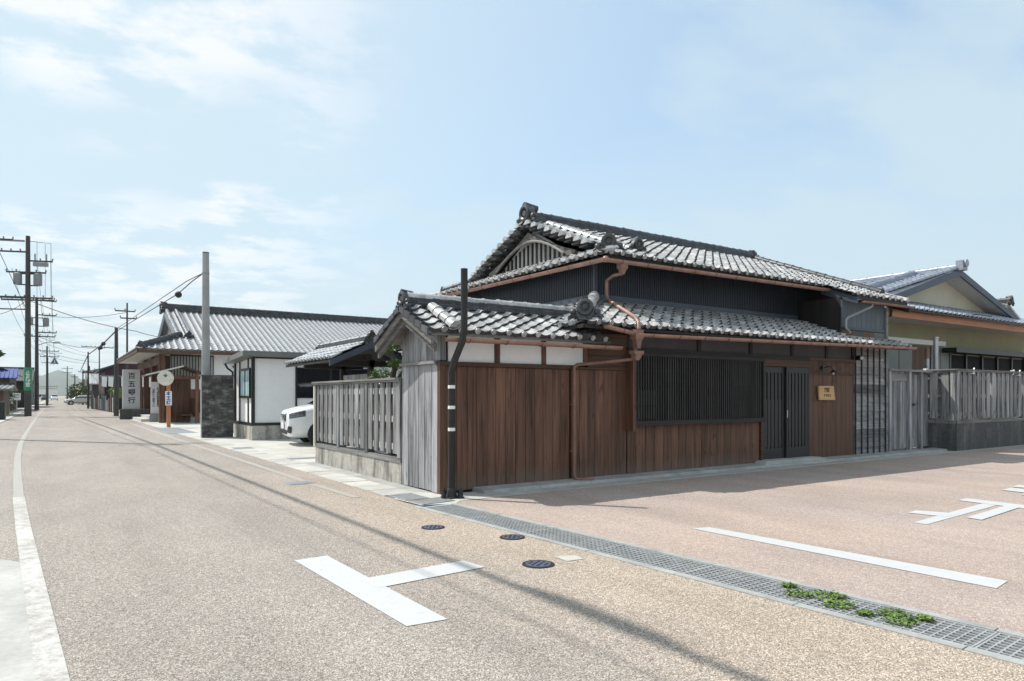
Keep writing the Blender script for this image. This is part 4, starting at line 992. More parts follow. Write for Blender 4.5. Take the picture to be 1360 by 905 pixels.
tile_field((2 * gx - gex + .03, gy0, gez + .03), (0, 1, 0), (-math.cos(ag), 0, math.sin(ag)), 14, 4, .268, .27, 'tile', g_, single=False, n=6)
for sgn in (1, -1):
    a = [(gx - sgn * 1.02, gy0 - .03, gez - .02), (gx, gy0 - .03, gz + .0), (gx, gy0 - .03, gz - .15), (gx - sgn * 1.02, gy0 - .03, gez - .15)]
    if sgn < 0: a.reverse()
    new('barge_board', MB().prism(a, (0, .04, 0)), 'ribbed_trim', g_)
k_ = ridge((gx, gy0 + .1, gz + .02), (gx, gy1 - .1, gz + .02), .24, .12, 3, .07, .28, 'tile_gloss', GT); onigawara((gx, gy0 + .02, gz - .03), (0, -1), .36, k_); onigawara((gx, gy1, gz - .03), (0, 1), .3, k_)
for x, y in ((6.45, 16.0), (6.45, 18.0)): new('post', MB().box(x - .07, y - .07, 0, x + .07, y + .07, 2.3), 'darkwood', GT)
new('beam', MB().box(5.4, 15.93, 2.12, 7.0, 16.07, 2.26), 'darkwood_x', GT); new('beam', MB().box(5.4, 17.93, 2.12, 7.0, 18.07, 2.26), 'darkwood_x', GT)
new('beam', MB().box(6.13, 15.5, 2.27, 6.27, 19.0, 2.40), 'darkwood', GT)
new('door_panel', MB().box(6.43, 16.1, .1, 6.48, 17.9, 1.95), 'greywood', GT)
gtw = thing('tiled_wall', 'low garden wall capped with dark tiles between the gateway and the corner house', 'wall', (6.9, 13.0, 0), world=True)
new('wall', MB().box(6.85, 10.5, 0, 7.0, 15.3, 1.75), 'plaster_white', gtw); c_ = new('coping', MB().prism([(6.6, 10.5, 1.75), (6.925, 10.5, 1.92), (7.25, 10.5, 1.75)], (0, 4.8, 0)), 'tile_dark', gtw); run_caps((6.925, 10.5, 1.92), (6.925, 15.3, 1.92), .08, .27, 'tile', c_)
# ------------------------------------------------------------------ cloud-pruned garden tree
def leaf_cloud(centres, n, size, sc=(1, 1, .6), seed=3):
    rr_ = np.random.default_rng(seed); m = MB()
    for c, r in centres:
        for _ in range(n):
            d = rr_.normal(size=3); d /= np.linalg.norm(d); rad = r * rr_.uniform(.55, 1.05); p = np.array(c) + d * rad * np.array(sc)
            u = rr_.normal(size=3); u /= np.linalg.norm(u); v = np.cross(u, d); v /= (np.linalg.norm(v) + 1e-6); s_ = size * rr_.uniform(.6, 1.3)
            m.add([p - u * s_ * .5, p + v * s_ * .3, p + u * s_ * .7, p - v * s_ * .3], [(0, 1, 2, 3)])
    return m
gtree = thing('garden_tree', 'cloud-pruned green garden pine peeping over the fence beside the grey gable boards', 'tree', (5.03, 11.5, 0))
new('trunk', MB().tube([(0, 0, 0), (.05, .03, .7), (-.06, 0, 1.3), (.05, -.02, 1.9), (.0, 0, 2.25)], [.09, .08, .065, .05, .03], 8).tube([(-.04, 0, 1.4), (-.22, -.12, 1.72)], [.04, .02], 6).tube([(.03, 0, 1.6), (.25, .1, 1.85)], [.04, .02], 6), 'bark', gtree, True)
new('crown', leaf_cloud([((-.26, -.14, 1.80), .20), ((.05, -.05, 1.98), .17), ((.28, .12, 1.95), .20), ((-.12, 0, 2.24), .15), ((.08, .03, 2.32), .14), ((-.38, -.1, 1.7), .13)], 420, .035), 'leaf', gtree)
# ------------------------------------------------------------------ white van
def superring(x, hw, z0, z1, zb, tum, n=28):
    """one cross-section of a car body at x: sill z0, roof z1, belt zb, tumblehome tum"""
    P = []
    for i in range(n):
        a = 2 * math.pi * i / n; c, s_ = math.cos(a), math.sin(a); e = .42
        y = math.copysign(abs(c) ** e, c) * hw; zc = (z0 + z1) / 2; z = zc + math.copysign(abs(s_) ** e, s_) * (z1 - z0) / 2
        if z > zb and z1 > zb: y *= 1 - tum * ((z - zb) / max(z1 - zb, .01)) ** 1.2
        P.append((x, y, z))
    return P
def loft(m, rings, keep=None):
    n = len(rings[0]); o = len(m.v)
    for r in rings: m.v.extend(r)
    for j in range(len(rings) - 1):
        for i in range(n):
            q = (o + j * n + i, o + j * n + (i + 1) % n, o + (j + 1) * n + (i + 1) % n, o + (j + 1) * n + i)
            if keep is None or keep(j, i): m.f.append(q)
    return m
MT['car_white'] = plain('pearl_white_paint', (.76, .78, .80), .18, 0, .01, 1, spec=.6); MT['car_grey'] = plain('silver_car_paint', (.50, .51, .52), .25, .3, .02, 1, spec=.6)
MT['rubber'] = plain('tyre_rubber', (.02, .02, .02), .8, 0, .1); MT['lens'] = plain('headlight_lens', (.12, .13, .14), .08, .2, .25, 14, spec=.9); MT['lens_red'] = plain('tail_lens', (.3, .02, .02), .15, 0, .1)
def wheel(parent, x, y, r, w, side):
    m = MB(); m.tube([(x, y - w / 2, r), (x, y - w / 2 + .02, r), (x, y + w / 2 - .02, r), (x, y + w / 2, r)], [r * .93, r, r, r * .93], 20)
    wh = new('wheel', m, 'rubber', parent, True); h = MB(); yo = y + side * w / 2
    h.tube([(x, yo - side * .03, r), (x, yo + side * .006, r)], r * .64, 16)
    for k in range(5):
        a = 2 * math.pi * k / 5; h.beam((x, yo + side * .01, r), (x + math.cos(a) * r * .6, yo + side * .012, r + math.sin(a) * r * .6), .05, .012, (0, 1, 0))
    new('rim', h, 'alu', wh)
def make_van(label, loc, rz, mat, group=None, st=None, name='parked_van', cat='van', ws=(.72, 1.75), sw=None):
    v = thing(name, label, cat, loc, rz, group)
    # front at x = 0, body runs to +x; stations: x, half width, sill, roof, belt, tumblehome
    st = st or [(0.0, .66, .36, .90, .95, 0), (.03, .76, .27, .97, .98, 0), (.12, .82, .23, 1.01, 1.0, 0), (.35, .85, .21, 1.07, 1.02, .0), (.72, .86, .20, 1.15, 1.05, .02), (.95, .86, .20, 1.30, 1.08, .05), (1.30, .86, .20, 1.56, 1.10, .09), (1.70, .86, .20, 1.78, 1.12, .13), (2.2, .86, .20, 1.86, 1.13, .14), (3.6, .86, .20, 1.86, 1.15, .14), (4.3, .85, .22, 1.83, 1.15, .14), (4.58, .83, .26, 1.72, 1.1, .13), (4.66, .74, .36, 1.5, 1.05, .1)]
    L = st[-1][0]; S = np.array(st); xs_ = np.unique(np.concatenate([S[:, 0], np.linspace(0, L, 52), np.array([.06, .09, .16, .2, .25])])); cols_ = [np.interp(xs_, S[:, 0], S[:, k]) for k in range(1, 6)]
    for c in cols_:
        q = c.copy(); q[2:-2] = (c[1:-3] + 2 * c[2:-2] + c[3:-1]) / 4; c[:] = q
    n = 56; rings = [superring(x, *[c[i] for c in cols_], n=n) for i, x in enumerate(xs_)]
    m = loft(MB(), rings); m.f.append(tuple(range(n - 1, -1, -1))); m.f.append(tuple(len(m.v) - n + i for i in range(n)))
    new('body', m, mat, v, True)
    def patch(pname, pred, pm, off):
        g = MB()
        for j in range(len(rings) - 1):
            for i in range(n):
                q = [Vector(rings[j][i]), Vector(rings[j][(i + 1) % n]), Vector(rings[j + 1][(i + 1) % n]), Vector(rings[j + 1][i])]
                c = (q[0] + q[1] + q[2] + q[3]) / 4; nn = (q[2] - q[0]).cross(q[3] - q[1])
                if nn.length < 1e-9: continue
                nn.normalize()
                if nn.dot(Vector((0, c.y, c.z - .8))) < 0: nn = -nn
                if pred(c, nn): g.quad(*[p + nn * off for p in q])
        if g.v: new(pname, g, pm, v, True)
    zb_ = float(np.interp(1.8, S[:, 0], S[:, 4])); zt = float(S[:, 3].max())
    patch('windscreen', lambda c, nn: ws[0] < c.x < ws[1] and nn.z > .35 and abs(c.y) < .70 and c.z > .5 * (zb_ + .9), 'glass', .006)
    for s_ in (-1, 1):
        patch('side_window', lambda c, nn: ws[0] + .35 < c.x < L - .25 and nn.y * s_ > .6 and zb_ + .02 < c.z < zt - .14 and c.z < zb_ + .02 + (c.x - ws[0] - .1) * .62, 'glass', .006)
        patch('headlight', lambda c, nn: .015 < c.x < .42 and s_ * c.y > .40 and nn.z < .72 and .76 + c.x * .22 < c.z < .90 + c.x * .22, 'lens', .006)
    hw = float(S[:, 1].max())
    for x in (.88, L - .95):
        for s_ in (-1, 1): new('wheel_arch', MB().tube([(x, s_ * (hw - .05), .32), (x, s_ * (hw + .004), .32)], .375, 24), 'black', v); wheel(v, x, s_ * (hw - .092), .315, .20, s_)
    return v
van = make_van('white minivan parked nose out behind the end of the weathered fence', (5.38, 19.86, .003), R(-7), 'car_white')
gr_ = MB()
for k in range(4): gr_.box(-.030, -.40, .70 + k * .048, .05, .40, .728 + k * .048)
new('grille', gr_, 'black', van); new('grille_trim', MB().tube([(.0, -.46, .90), (-.035, -.22, .74), (-.04, 0, .70), (-.035, .22, .74), (.0, .46, .90)], .016, 6), 'alu', van, True)
new('emblem', MB().tube([(-.03, 0, .81), (-.042, 0, .81)], .055, 14), 'alu', van)
for s_ in (-1, 1):
    new('fog_lamp_bezel', MB().prism([(.0, s_ * .60, .38), (.075, s_ * .815, .36), (.085, s_ * .83, .54), (.02, s_ * .72, .56)][::s_], (-.02, s_ * .012, 0)), 'black', van)
    new('mirror', MB().ball((1.22, s_ * 1.0, 1.12), .11, 8, 6, (.6, 1, 1)), 'car_white', van, True)
new('lower_intake', MB().box(-.022, -.48, .33, .06, .48, .44), 'black', van); new('number_plate', MB().box(-.045, -.165, .48, -.02, .165, .64), 'white', van)
# ------------------------------------------------------------------ white office annex and block wall
AX = thing('white_annex', 'small white panelled building with a dark frame and flat roof behind the van', 'building', (5.08, 22.3, 0), world=True)
ax0, ay0, ax1, ay1 = 5.08, 22.35, 11.5, 24.9
new('base', MB().box(ax0 - .02, ay0 - .02, 0, ax1, ay1, .46), 'base_stained', AX); new('wall', MB().box(ax0 + .03, ay0 + .03, .46, ax1, ay1, 2.58), 'plaster_white', AX)
new('band', MB().box(ax0 - .03, ay0 - .03, .46, ax1, ay1 + .02, .55), 'black', AX)
for x, y in ((ax0, ay0), (ax0, ay1 - .05)): new('corner_post', MB().box(x - .025, y - .025, .55, x + .07, y + .07, 2.58), 'black', AX)
for x in (6.42,): new('mullion', MB().box(x, ay0 - .015, .55, x + .05, ay0 + .03, 2.58), 'black', AX)
for y in (22.95, 24.15): new('mullion', MB().box(ax0 - .012, y, .55, ax0 + .03, y + .03, 2.58), 'black', AX)
new('window_band', MB().box(6.47, ay0 - .012, 1.33, 9.2, ay0 + .03, 2.32), 'glass', AX); new('mullion', MB().box(7.55, ay0 - .03, 1.33, 7.62, ay0 - .013, 2.32), 'black', AX)
w_ = new('window', MB().box(ax0 - .05, 22.55, 1.33, ax0 + .03, 24.05, 1.40).box(ax0 - .05, 22.55, 2.22, ax0 + .03, 24.05, 2.29).box(ax0 - .05, 22.55, 1.40, ax0 + .03, 22.63, 2.22).box(ax0 - .05, 23.97, 1.40, ax0 + .03, 24.05, 2.22).box(ax0 - .03, 23.27, 1.40, ax0 + .02, 23.33, 2.22), 'black', AX)
MT['curtain'] = plain('pale_blue_curtain', (.42, .58, .62), .3, 0, .12, 2)
for a, b in ((22.635, 23.26), (23.34, 23.965)): new('pane', MB().box(ax0 - .012, a, 1.40, ax0 + .01, b, 2.22), 'curtain', w_)
new('roof', MB().prism([(ax0 - .35, ay0 - .30, 2.64), (ax1, ay0 - .30, 2.64), (ax1, ay1 + .2, 2.50), (ax0 - .35, ay1 + .2, 2.50)], (0, 0, .16)), 'shutter', AX); new('eave_board', MB().box(ax0 + .01, ay0 + .005, 2.585, ax1, ay1, 2.63), 'black', AX)
pipe([(ax0 - .30, ay1 + .1, 2.5), (ax0 - .22, ay1 + .1, 2.35), (ax0 - .06, ay1 + .06, 2.22), (ax0 - .06, ay1 + .06, .1)], .035, 'black', AX)
BW = thing('block_wall', 'tall blackened concrete block wall in front of the grey pole', 'wall', (3.98, 24.55, 0), world=True)
core_ = new('core', MB().box(4.0, 24.57, 0, 4.94, 24.67, 2.02), 'black', BW)
MT['block_sunlit'] = stained('sunlit_block_end', (.42, .42, .41), (.2, .2, .2), .5, .7)  # sunlight on the wall's end face, painted in as a paler colour
for r_i in range(10):
    o_ = .2 if r_i % 2 else 0
    xs_ = [3.98] + [3.98 + o_ + .4 * k for k in range(0 if o_ else 1, 4) if 3.98 + o_ + .4 * k < 4.93] + [4.96]
    for a, b in zip(xs_, xs_[1:]): new('block', MB().box(a + .004, 24.55, r_i * .205 + .003, b - .004, 24.70, r_i * .205 + .201), 'block', BW)
new('sunlit_end_face', MB().box(3.955, 24.56, 0, 3.979, 24.69, 2.04), 'block_sunlit', BW); new('coping', MB().box(3.95, 24.53, 2.052, 4.98, 24.72, 2.10), 'block', BW)
CPz = thing('concrete_pole', 'plain light grey concrete pole rising behind the blackened block wall', 'pole', (4.16, 24.95, 0)); new('shaft', MB().tube([(0, 0, 0), (0, 0, 6.22)], [.155, .105], 16), 'pole_concrete', CPz, True); new('cap', MB().tube([(0, 0, 6.22), (0, 0, 6.25)], .108, 16), 'pole_dark', CPz, True)
new('strap', MB().tube([(0, 0, 5.50), (0, 0, 5.56)], .118, 14), 'grey_metal', CPz, True)
# ------------------------------------------------------------------ bank with the large tiled roof
BK = thing('bank_building', 'white walled bank with a broad silver-grey tiled hip-and-gable roof', 'building', (5.2, 39, 0), world=True)
bx0, bx1, by0, by1 = 5.3, 21.0, 39.8, 52.2
new('wall', MB().box(bx0 + .6, by0, 0, bx1, by1, 4.2), 'plaster_white', BK); new('base', MB().box(bx0 + .58, by0 - .03, 0, bx1, by1, .5), 'base_stained', BK)
new('dado', MB().box(bx0 + .55, by0 - .05, .5, 8.2, by0 - .003, 1.75), 'brown', BK)
be, bz, bry, brz = 38.9, 3.78, 46.0, 6.55; tb = (brz - bz) / (bry - be); ab = math.atan(tb)
br = new('main_roof', MB().prism([(3.35, be, bz), (21.6, be, bz), (21.6, bry, brz), (5.35, bry, brz), (5.35, be + 2.0, bz + tb * 2.0)], (0, 0, -.15)), 'tile_bank', BK)
new('roof_deck', MB().prism([(21.6, 53.1, bz), (5.35, 53.1, bz), (5.35, bry + .002, brz), (21.6, bry + .002, brz)], (0, 0, -.15)), 'tile_bank', br)
tile_field((3.25, be - .04, bz + .01), (1, 0, 0), (0, math.cos(ab), math.sin(ab)), 56, 25, .326, .31, 'tile_bank', br, single=False, n=6, jit=.3, lift=.012, th=.010, amp=1.1, mask=lambda c, i, j: c.x > 3.3 + max(0, c.y - be) if c.y < be + 2.05 else c.x > 5.3)
kr = ridge((5.3, bry, brz), (21.6, bry, brz), .42, .36, 4, .1, .35, 'tile_dark', BK); onigawara((5.25, bry, brz - .1), (-1, 0), .75, kr)
run_caps((5.45, be + 2.0, bz + .1 + tb * 2.0), (5.45, bry, brz + .08), .12, .33, 'tile_bank', br, 'barrel_tile')
dr = ridge((5.95, be + 2.0, bz + tb * 2.0 + .02), (5.95, bry - .2, brz - .05), .26, .12, 2, .09, .33, 'tile_bank', BK); onigawara((5.95, be + 1.9, bz + tb * 1.9), (0, -1), .5, dr)
new('gable_wall', MB().prism([(5.75, 51.6, 4.5), (5.75, bry, brz - .3), (5.75, 40.4, 4.5)], (.05, 0, 0)), 'soffit', BK)
for sgn in (-1, 1):
    a = [(5.36, bry + sgn * 6.2, brz - .2 - tb * 6.2), (5.36, bry, brz - .16), (5.36, bry, brz - .5), (5.36, bry + sgn * 6.2, brz - .5 - tb * 6.2)]
    if sgn < 0: a.reverse()
    new('barge_board', MB().prism(a, (.07, 0, 0)), 'ribbed_trim', BK)
# street-side skirt roof and porch
sx, sz_ = 3.35, 3.78
s_r = new('skirt_roof', MB().prism([(sx, be + .02, sz_ - .01), (5.75, be + 2.38, sz_ + tb * 2.4 - .01), (5.75, 53.0, sz_ + tb * 2.4 - .01), (sx, 53.0, sz_ - .01)][::-1], (0, 0, -.12)), 'soffit', BK)
tile_field((sx - .03, 53.0, sz_ + .01), (0, -1, 0), (math.cos(ab), 0, math.sin(ab)), 43, 8, .326, .31, 'tile_bank', s_r, single=False, n=6, jit=.3, lift=.012, th=.010, amp=1.1, mask=lambda c, i, j: c.y > be + (c.x - sx))
new('fascia', MB().box(sx - .05, 38.9, sz_ - .2, sx + .02, 53.0, sz_ - .03).box(sx + .025, 38.88, sz_ - .2, 21.6, 38.94, sz_ - .04), 'brown_h', BK)
new('soffit', MB().box(sx + .03, 38.95, sz_ - .19, 5.9, 53.0, sz_ - .15), 'soffit', BK)
k3 = ridge((sx + .15, be + .15, sz_ + .08), (5.6, be + 2.2, sz_ + tb * 2.2 + .04), .30, .18, 3, .09, .33, 'tile_dark', BK); onigawara((sx + .12, be + .12, sz_ + .02), (-1, -1), .45, k3)
for y in (39.5, 43, 47, 51): new('porch_post', MB().box(4.35, y - .14, 0, 4.62, y + .14, 3.55), 'brown', BK)
new('porch_beam', MB().box(4.35, 39.6, 3.05, 4.6, 51.2, 3.45), 'brown_h', BK)
lt = new('lattice_window', MB().box(4.9, 39.76, 2.35, 7.0, 39.80, 2.42).box(4.9, 39.76, 3.50, 7.0, 39.80, 3.58), 'brown_h', BK)
new('window_screen', MB().box(4.9, 39.79, 2.42, 7.0, 39.799, 3.5), 'soffit', lt)
for k in range(15): new('slat', MB().box(4.93 + k * .147, 39.73, 2.36, 4.965 + k * .147, 39.77, 3.57), 'darkwood', lt)
new('wall_panel', MB().box(4.62, 39.81, 0, 5.95, 39.9, 3.5), 'brown', BK)
new('entrance_glass', MB().box(5.2, 41, .3, 5.25, 50, 2.6), 'glass', BK); new('steps', MB().box(3.7, 41.5, 0, 5.3, 46.5, .15).box(4.1, 41.7, .15, 5.3, 46.3, .30), 'concrete_white', BK)
new('wall_light', MB().box(8.0, 39.6, 2.95, 8.35, 39.8, 3.05), 'black', BK); new('meter_box', MB().box(7.3, 39.65, 1.9, 7.55, 39.8, 2.5), 'white', BK)
MN = thing('bank_monument', 'pale stone slab sign with four black brush characters on a dark stone base', 'sign', (3.70, 46.9, 0), R(-6))
MT['stone_grey'] = plain('pale_granite', (.50, .51, .52), .5, 0, .06, 3)
new('slab', MB().box(-.44, -.10, .62, .44, .10, 2.98), 'stone_grey', MN); new('side_edge', MB().box(-.50, -.09, .62, -.443, .09, 2.97), 'white', MN); new('base', MB().box(-.62, -.35, 0, 1.5, .5, .6), 'base_dark', MN)
for i, chs in enumerate('百五銀行'): text('lettering', chs, .40, (0, -.103, 2.58 - i * .49), FRONT, 'ink_black', MN, bold=.008)
BN = thing('vertical_banner', 'white vertical notice board with two columns of dark writing behind the bus stop pole', 'sign', (4.40, 41.2, 0), R(-6))
new('panel', MB().box(-.27, -.04, .45, .27, .04, 2.15), 'white', BN); new('foot', MB().box(-.3, -.2, 0, .3, .2, .45), 'grey_metal', BN)
text('lettering', '\n'.join('個人向け国債募集中'), .185, (.12, -.043, 1.30), FRONT, 'ink_black', BN, bold=.004, spacing=.62)
text('lettering', '\n'.join('お気軽にご相談下さい'), .14, (-.12, -.043, 1.28), FRONT, 'ink_blue', BN, bold=.002, spacing=.70)
SH = thing('bus_shelter', 'small open bus shelter with a low pitched roof and dark posts', 'bus shelter', (4.9, 38.6, 0), world=True)
sh0, sh1 = 37.9, 40.0
shr = new('roof', MB().prism([(3.62, 38.0, 2.38), (5.30, 38.0, 2.86), (5.30, 38.0, 2.93), (3.60, 38.0, 2.45)], (0, 2.2, 0)), 'shutter', SH); new('roof_slope', MB().prism([(5.301, 38.0, 2.86), (6.25, 38.0, 2.52), (6.25, 38.0, 2.60), (5.301, 38.0, 2.93)], (0, 2.2, 0)), 'brown_h', shr)
new('roof_edge', MB().beam((3.60, 37.97, 2.43), (5.30, 37.97, 2.91), .05, .07), 'soffit', shr)
for x, y in ((4.62, 38.15), (5.95, 38.15), (4.62, 40.0), (5.95, 40.0)): new('post', MB().box(x - .08, y - .08, 0, x + .08, y + .08, 2.55), 'brown', SH)
new('beam', MB().box(4.5, 38.1, 2.25, 6.1, 38.2, 2.42), 'brown_h', SH); new('back_panel', MB().box(5.92, 38.3, .3, 5.98, 39.9, 1.3), 'brown', SH); new('bench', MB().box(5.3, 38.3, .38, 5.8, 39.9, .45), 'brown_h', SH); new('notice', MB().box(4.9, 39.93, .5, 5.5, 39.97, 1.35), 'curtain', SH)
BS = thing('bus_stop_sign', 'orange bus stop pole with a round pale disc and a blue-lettered name plate', 'bus stop', (4.08, 33.6, 0), R(-8))
MT['orange'] = plain('orange_paint', (.40, .15, .06), .5, 0, .2, 6)
new('pole', MB().tube([(0, 0, 0), (0, 0, 2.0)], .08, 14), 'orange', BS, True); new('disc', MB().tube([(-.12, -.10, 2.18), (-.12, -.06, 2.18)], .33, 28), 'disc_cream', BS) if MT.setdefault('disc_cream', plain('cream_disc', (.60, .58, .50), .5, 0, .12, 5)) else None
new('disc_emblem', MB().box(-.22, -.115, 2.28, -.02, -.101, 2.31).box(-.16, -.115, 2.22, -.08, -.101, 2.36), 'shutter', BS)
new('name_plate', MB().box(-.13, -.135, .98, .13, -.115, 1.60), 'white', BS)
for i, chs in enumerate('本王橋'): text('lettering', chs, .19, (0, -.138, 1.49 - i * .2), FRONT, 'ink_blue', BS, bold=.006)
# ------------------------------------------------------------------ poles, wires
def utility_pole(loc, h, label, r=.17, mat='pole_dark', arms=(), cans=(), rz=0):
    p = thing('utility_pole', label, 'utility pole', loc, rz, 'utility poles along the main road')
    new('shaft', MB().tube([(0, 0, 0), (0, 0, h)], [r, r * .62], 14), mat, p, True)
    for z, a, b in arms:
        am = new('crossarm', MB().box(a, -.05, z - .05, b, .05, z + .05), 'pole_dark', p)
        ins = MB(); n = max(2, int((b - a) / .55))
        for k in range(n + 1):
            x = a + (b - a) * k / n
            if abs(x) > .15: ins.tube([(x, 0, z + .05), (x, 0, z + .14), (x, 0, z + .2)], [.03, .06, .04], 6)
        if ins.v: new('insulators', ins, 'grey_metal', am, True)
    for x, z, w, hh in cans:
        cn_ = new('transformer', MB().tube([(x, 0, z), (x, 0, z + hh * .08), (x, 0, z + hh), (x, 0, z + hh * 1.06)], [w * .85, w, w, w * .7], 12), 'grey_metal', p, True)
        new('bracket', MB().beam((0, 0, z + hh), (x, 0, z + hh), .08, .08).beam((0, 0, z), (x, 0, z), .08, .08), 'pole_dark', cn_)
        new('bushings', MB().tube([(x - w * .4, 0, z + hh), (x - w * .4, 0, z + hh * 1.3)], .035, 6).tube([(x + w * .4, 0, z + hh), (x + w * .4, 0, z + hh * 1.3)], .035, 6), 'white', cn_)
    return p
PA = utility_pole((-1.72, 57.6, 0), 12.4, 'tall dark pole with transformers and a green wrapped sign at the left kerb', .21, arms=((11.3, -5.5, .1), (12.1, -2.6, -.9), (8.15, -3.6, 1.5), (8.0, -1.6, 1.6), (9.9, -1.3, 1.1), (10.7, .0, 1.5)), cans=((-.62, 9.05, .26, .75), (.60, 9.0, .26, .80), (-2.5, 7.35, .38, .85)), rz=R(-20))
new('brace', MB().beam((-5.3, 0, 12.05), (-.2, 0, 12.05), .09, .12).beam((-3.2, 0, 12.05), (-2.2, 0, 11.3), .07, .07).beam((-3.8, 0, 12.05), (-4.8, 0, 11.3), .07, .07), 'grey_metal', PA)
new('wire_frame', MB().tube([(.1, 0, 12.05), (1.4, 0, 11.95), (1.42, 0, 8.0)], .018, 5).tube([(.55, 0, 12.0), (.55, 0, 8.1)], .012, 5).tube([(1.05, 0, 11.9), (1.05, 0, 8.0)], .012, 5), 'cable', PA)
new('fuse_rack', MB().box(.35, -.15, 10.35, 1.2, .15, 10.6).box(.4, -.05, 10.6, .46, .05, 11.2).box(1.1, -.05, 10.6, 1.16, .05, 11.2), 'grey_metal', PA)
MT['green'] = plain('green_sign_wrap', (.02, .22, .10), .5, 0, .1)
gs_ = tag(new('wrapped_sign', MB().tube([(-1.72, 57.6, 1.75), (-1.72, 57.6, 3.35)], .24, 18), 'green', None, True), 'green sign wrapped round the tall dark utility pole on the left', 'sign')
text('lettering', '\n'.join('止まれ注意'), .30, (-1.72 + .0, 57.6 - .245, 2.55), FRONT, 'ink_white', None, bold=.004, spacing=.7).parent = gs_
utility_pole((-1.72, 81, 0), 11.0, 'second dark pole on the left kerb, behind the one with the green sign', .19, arms=((10.7, -.1, 1.6), (9.3, -.1, 1.6), (7.2, -1.0, 1.5), (7.6, -.1, 1.6)), cans=((-.5, 8.3, .22, .7), (.75, 8.2, .26, .8)))
utility_pole((-1.3, 118, 0), 8.5, 'third pole on the left kerb, thin and far down the road', .16, arms=((7.8, -.8, 1.4), (7.0, -.8, 1.4)))
utility_pole((-1.7, 165, 0), 9.0, 'fourth pole on the left, a thin line near the far end of the road', .16, arms=((8, -.9, .9),))
utility_pole((2.0, 210, 0), 9.0, 'far pole in the middle of the gap at the end of the road', .16, arms=((8.4, -1.2, 1.2), (7.4, -1.0, 1.0)))
utility_pole((6.2, 190, 0), 8.5, 'far dark pole left of the orange-topped thin one', .22, arms=())
utility_pole((-3.3, 29.7, 0), 13.2, 'utility pole standing left of the frame whose shadow crosses the road', .18, arms=((12.6, -.8, 1.2), (11.8, -.8, 1.2)))
utility_pole((3.35, 54.3, 0), 6.1, 'dark pole standing right beside the stone slab sign', .165, arms=())
utility_pole((4.9, 66.5, 0), 9.3, 'tall thin pole with small arms behind the bank canopy', .10, arms=((8.6, -.9, .6), (8.0, -.5, .7)))
utility_pole((2.75, 87.9, 0), 6.2, 'dark pole beside the silver car with cable joints above it', .11, arms=())
utility_pole((5.1, 118.0, 0), 8.8, 'street lamp pole behind the dark gabled house', .11, arms=((8.6, -2.2, 1.8), (5.3, -.6, 2.0)))
utility_pole((3.3, 128.0, 0), 5.6, 'short dark pole with a bracket above the silver car', .13, arms=((5.2, -.6, .4),))
utility_pole((2.6, 150.0, 0), 5.4, 'thin far pole with a small crossbar above the bushes', .13, arms=((4.9, -.5, .5),))
def wire(label, pts, r, name='overhead_cable', sag=0.0, n=16, mat='cable', extra=None):
    P = []
    for a, b in zip(pts, pts[1:]):
        for k in range(n):
            t = k / n; P.append(tuple(a[i] + (b[i] - a[i]) * t - (4 * sag * t * (1 - t) if i == 2 else 0) for i in range(3)))
    P.append(pts[-1]); m = MB().tube(P, r, 6)
    o = tag(new(name, m, mat, None, True), label, 'cable', 'overhead wires'); 
    if extra: new('cable_joint', extra, mat, o, True)
    return o
# main cables high above the left kerb; their shadows lie on the road
jt = MB().tube([(-2.82, 10.2, 12.13), (-2.82, 10.5, 12.13), (-2.83, 11.3, 12.13), (-2.85, 11.7, 12.13)], [.05, .085, .085, .05], 10)
wire('thick cable high over the left kerb whose shadow runs along the road', [(-4.4, 60, 11.9), (-3.38, 29.7, 12.15), (-2.82, 10, 12.1), (-2.62, -8, 12.1)], .045, extra=jt)
wire('thin cable high over the left kerb beside the thick one', [(-5.0, 60, 12.0), (-3.70, 29.7, 12.1), (-3.20, 10, 12.1), (-3.05, -8, 12.1)], .014)
# cables from the pale concrete pole along the right side of the road
jr = MB().ball((3.86, 29.0, 5.30), .13, 10, 6)
wire('paired service cable sloping from the concrete pole to the pole by the stone slab', [(4.1, 24.9, 5.55), (3.98, 26.6, 5.48), (3.86, 29.0, 5.34), (3.35, 54.3, 5.85)], .020, sag=.0, extra=jr)
wire('upper of the two service cables sloping down from the concrete pole', [(4.1, 24.9, 5.55), (3.95, 27.5, 5.62), (3.35, 54.3, 6.0)], .016)
jr2 = MB().ball((3.05, 68.5, 5.55), .17, 8, 6).ball((3.12, 65.5, 5.7), .17, 8, 6).tube([(3.1, 66, 5.7), (3.0, 70, 5.5)], .10, 6)
wire('dark bundled cable with joints between the two right-hand kerb poles', [(3.35, 54.3, 5.9), (3.1, 66, 5.7), (2.75, 87.9, 5.9), (3.0, 128, 5.4)], .05, extra=jr2)
wire('cable crossing from the tall dark pole over the road', [(-1.7, 57.6, 8.0), (5, 60, 6.4), (9, 61.5, 6.2)], .022, sag=.25)
wire('distant cable crossing the sky above the road', [(-1.7, 81, 7.2), (5.1, 118, 8.5)], .025, sag=.4)
wire('distant cable from the second left pole to the thin pole behind the bank', [(-1.7, 81, 9.3), (4.9, 66.5, 8.5)], .02, sag=.35)
wire('lowest distant cable across the road', [(-1.7, 81, 5.9), (5.1, 118, 6.3)], .02, sag=.2)
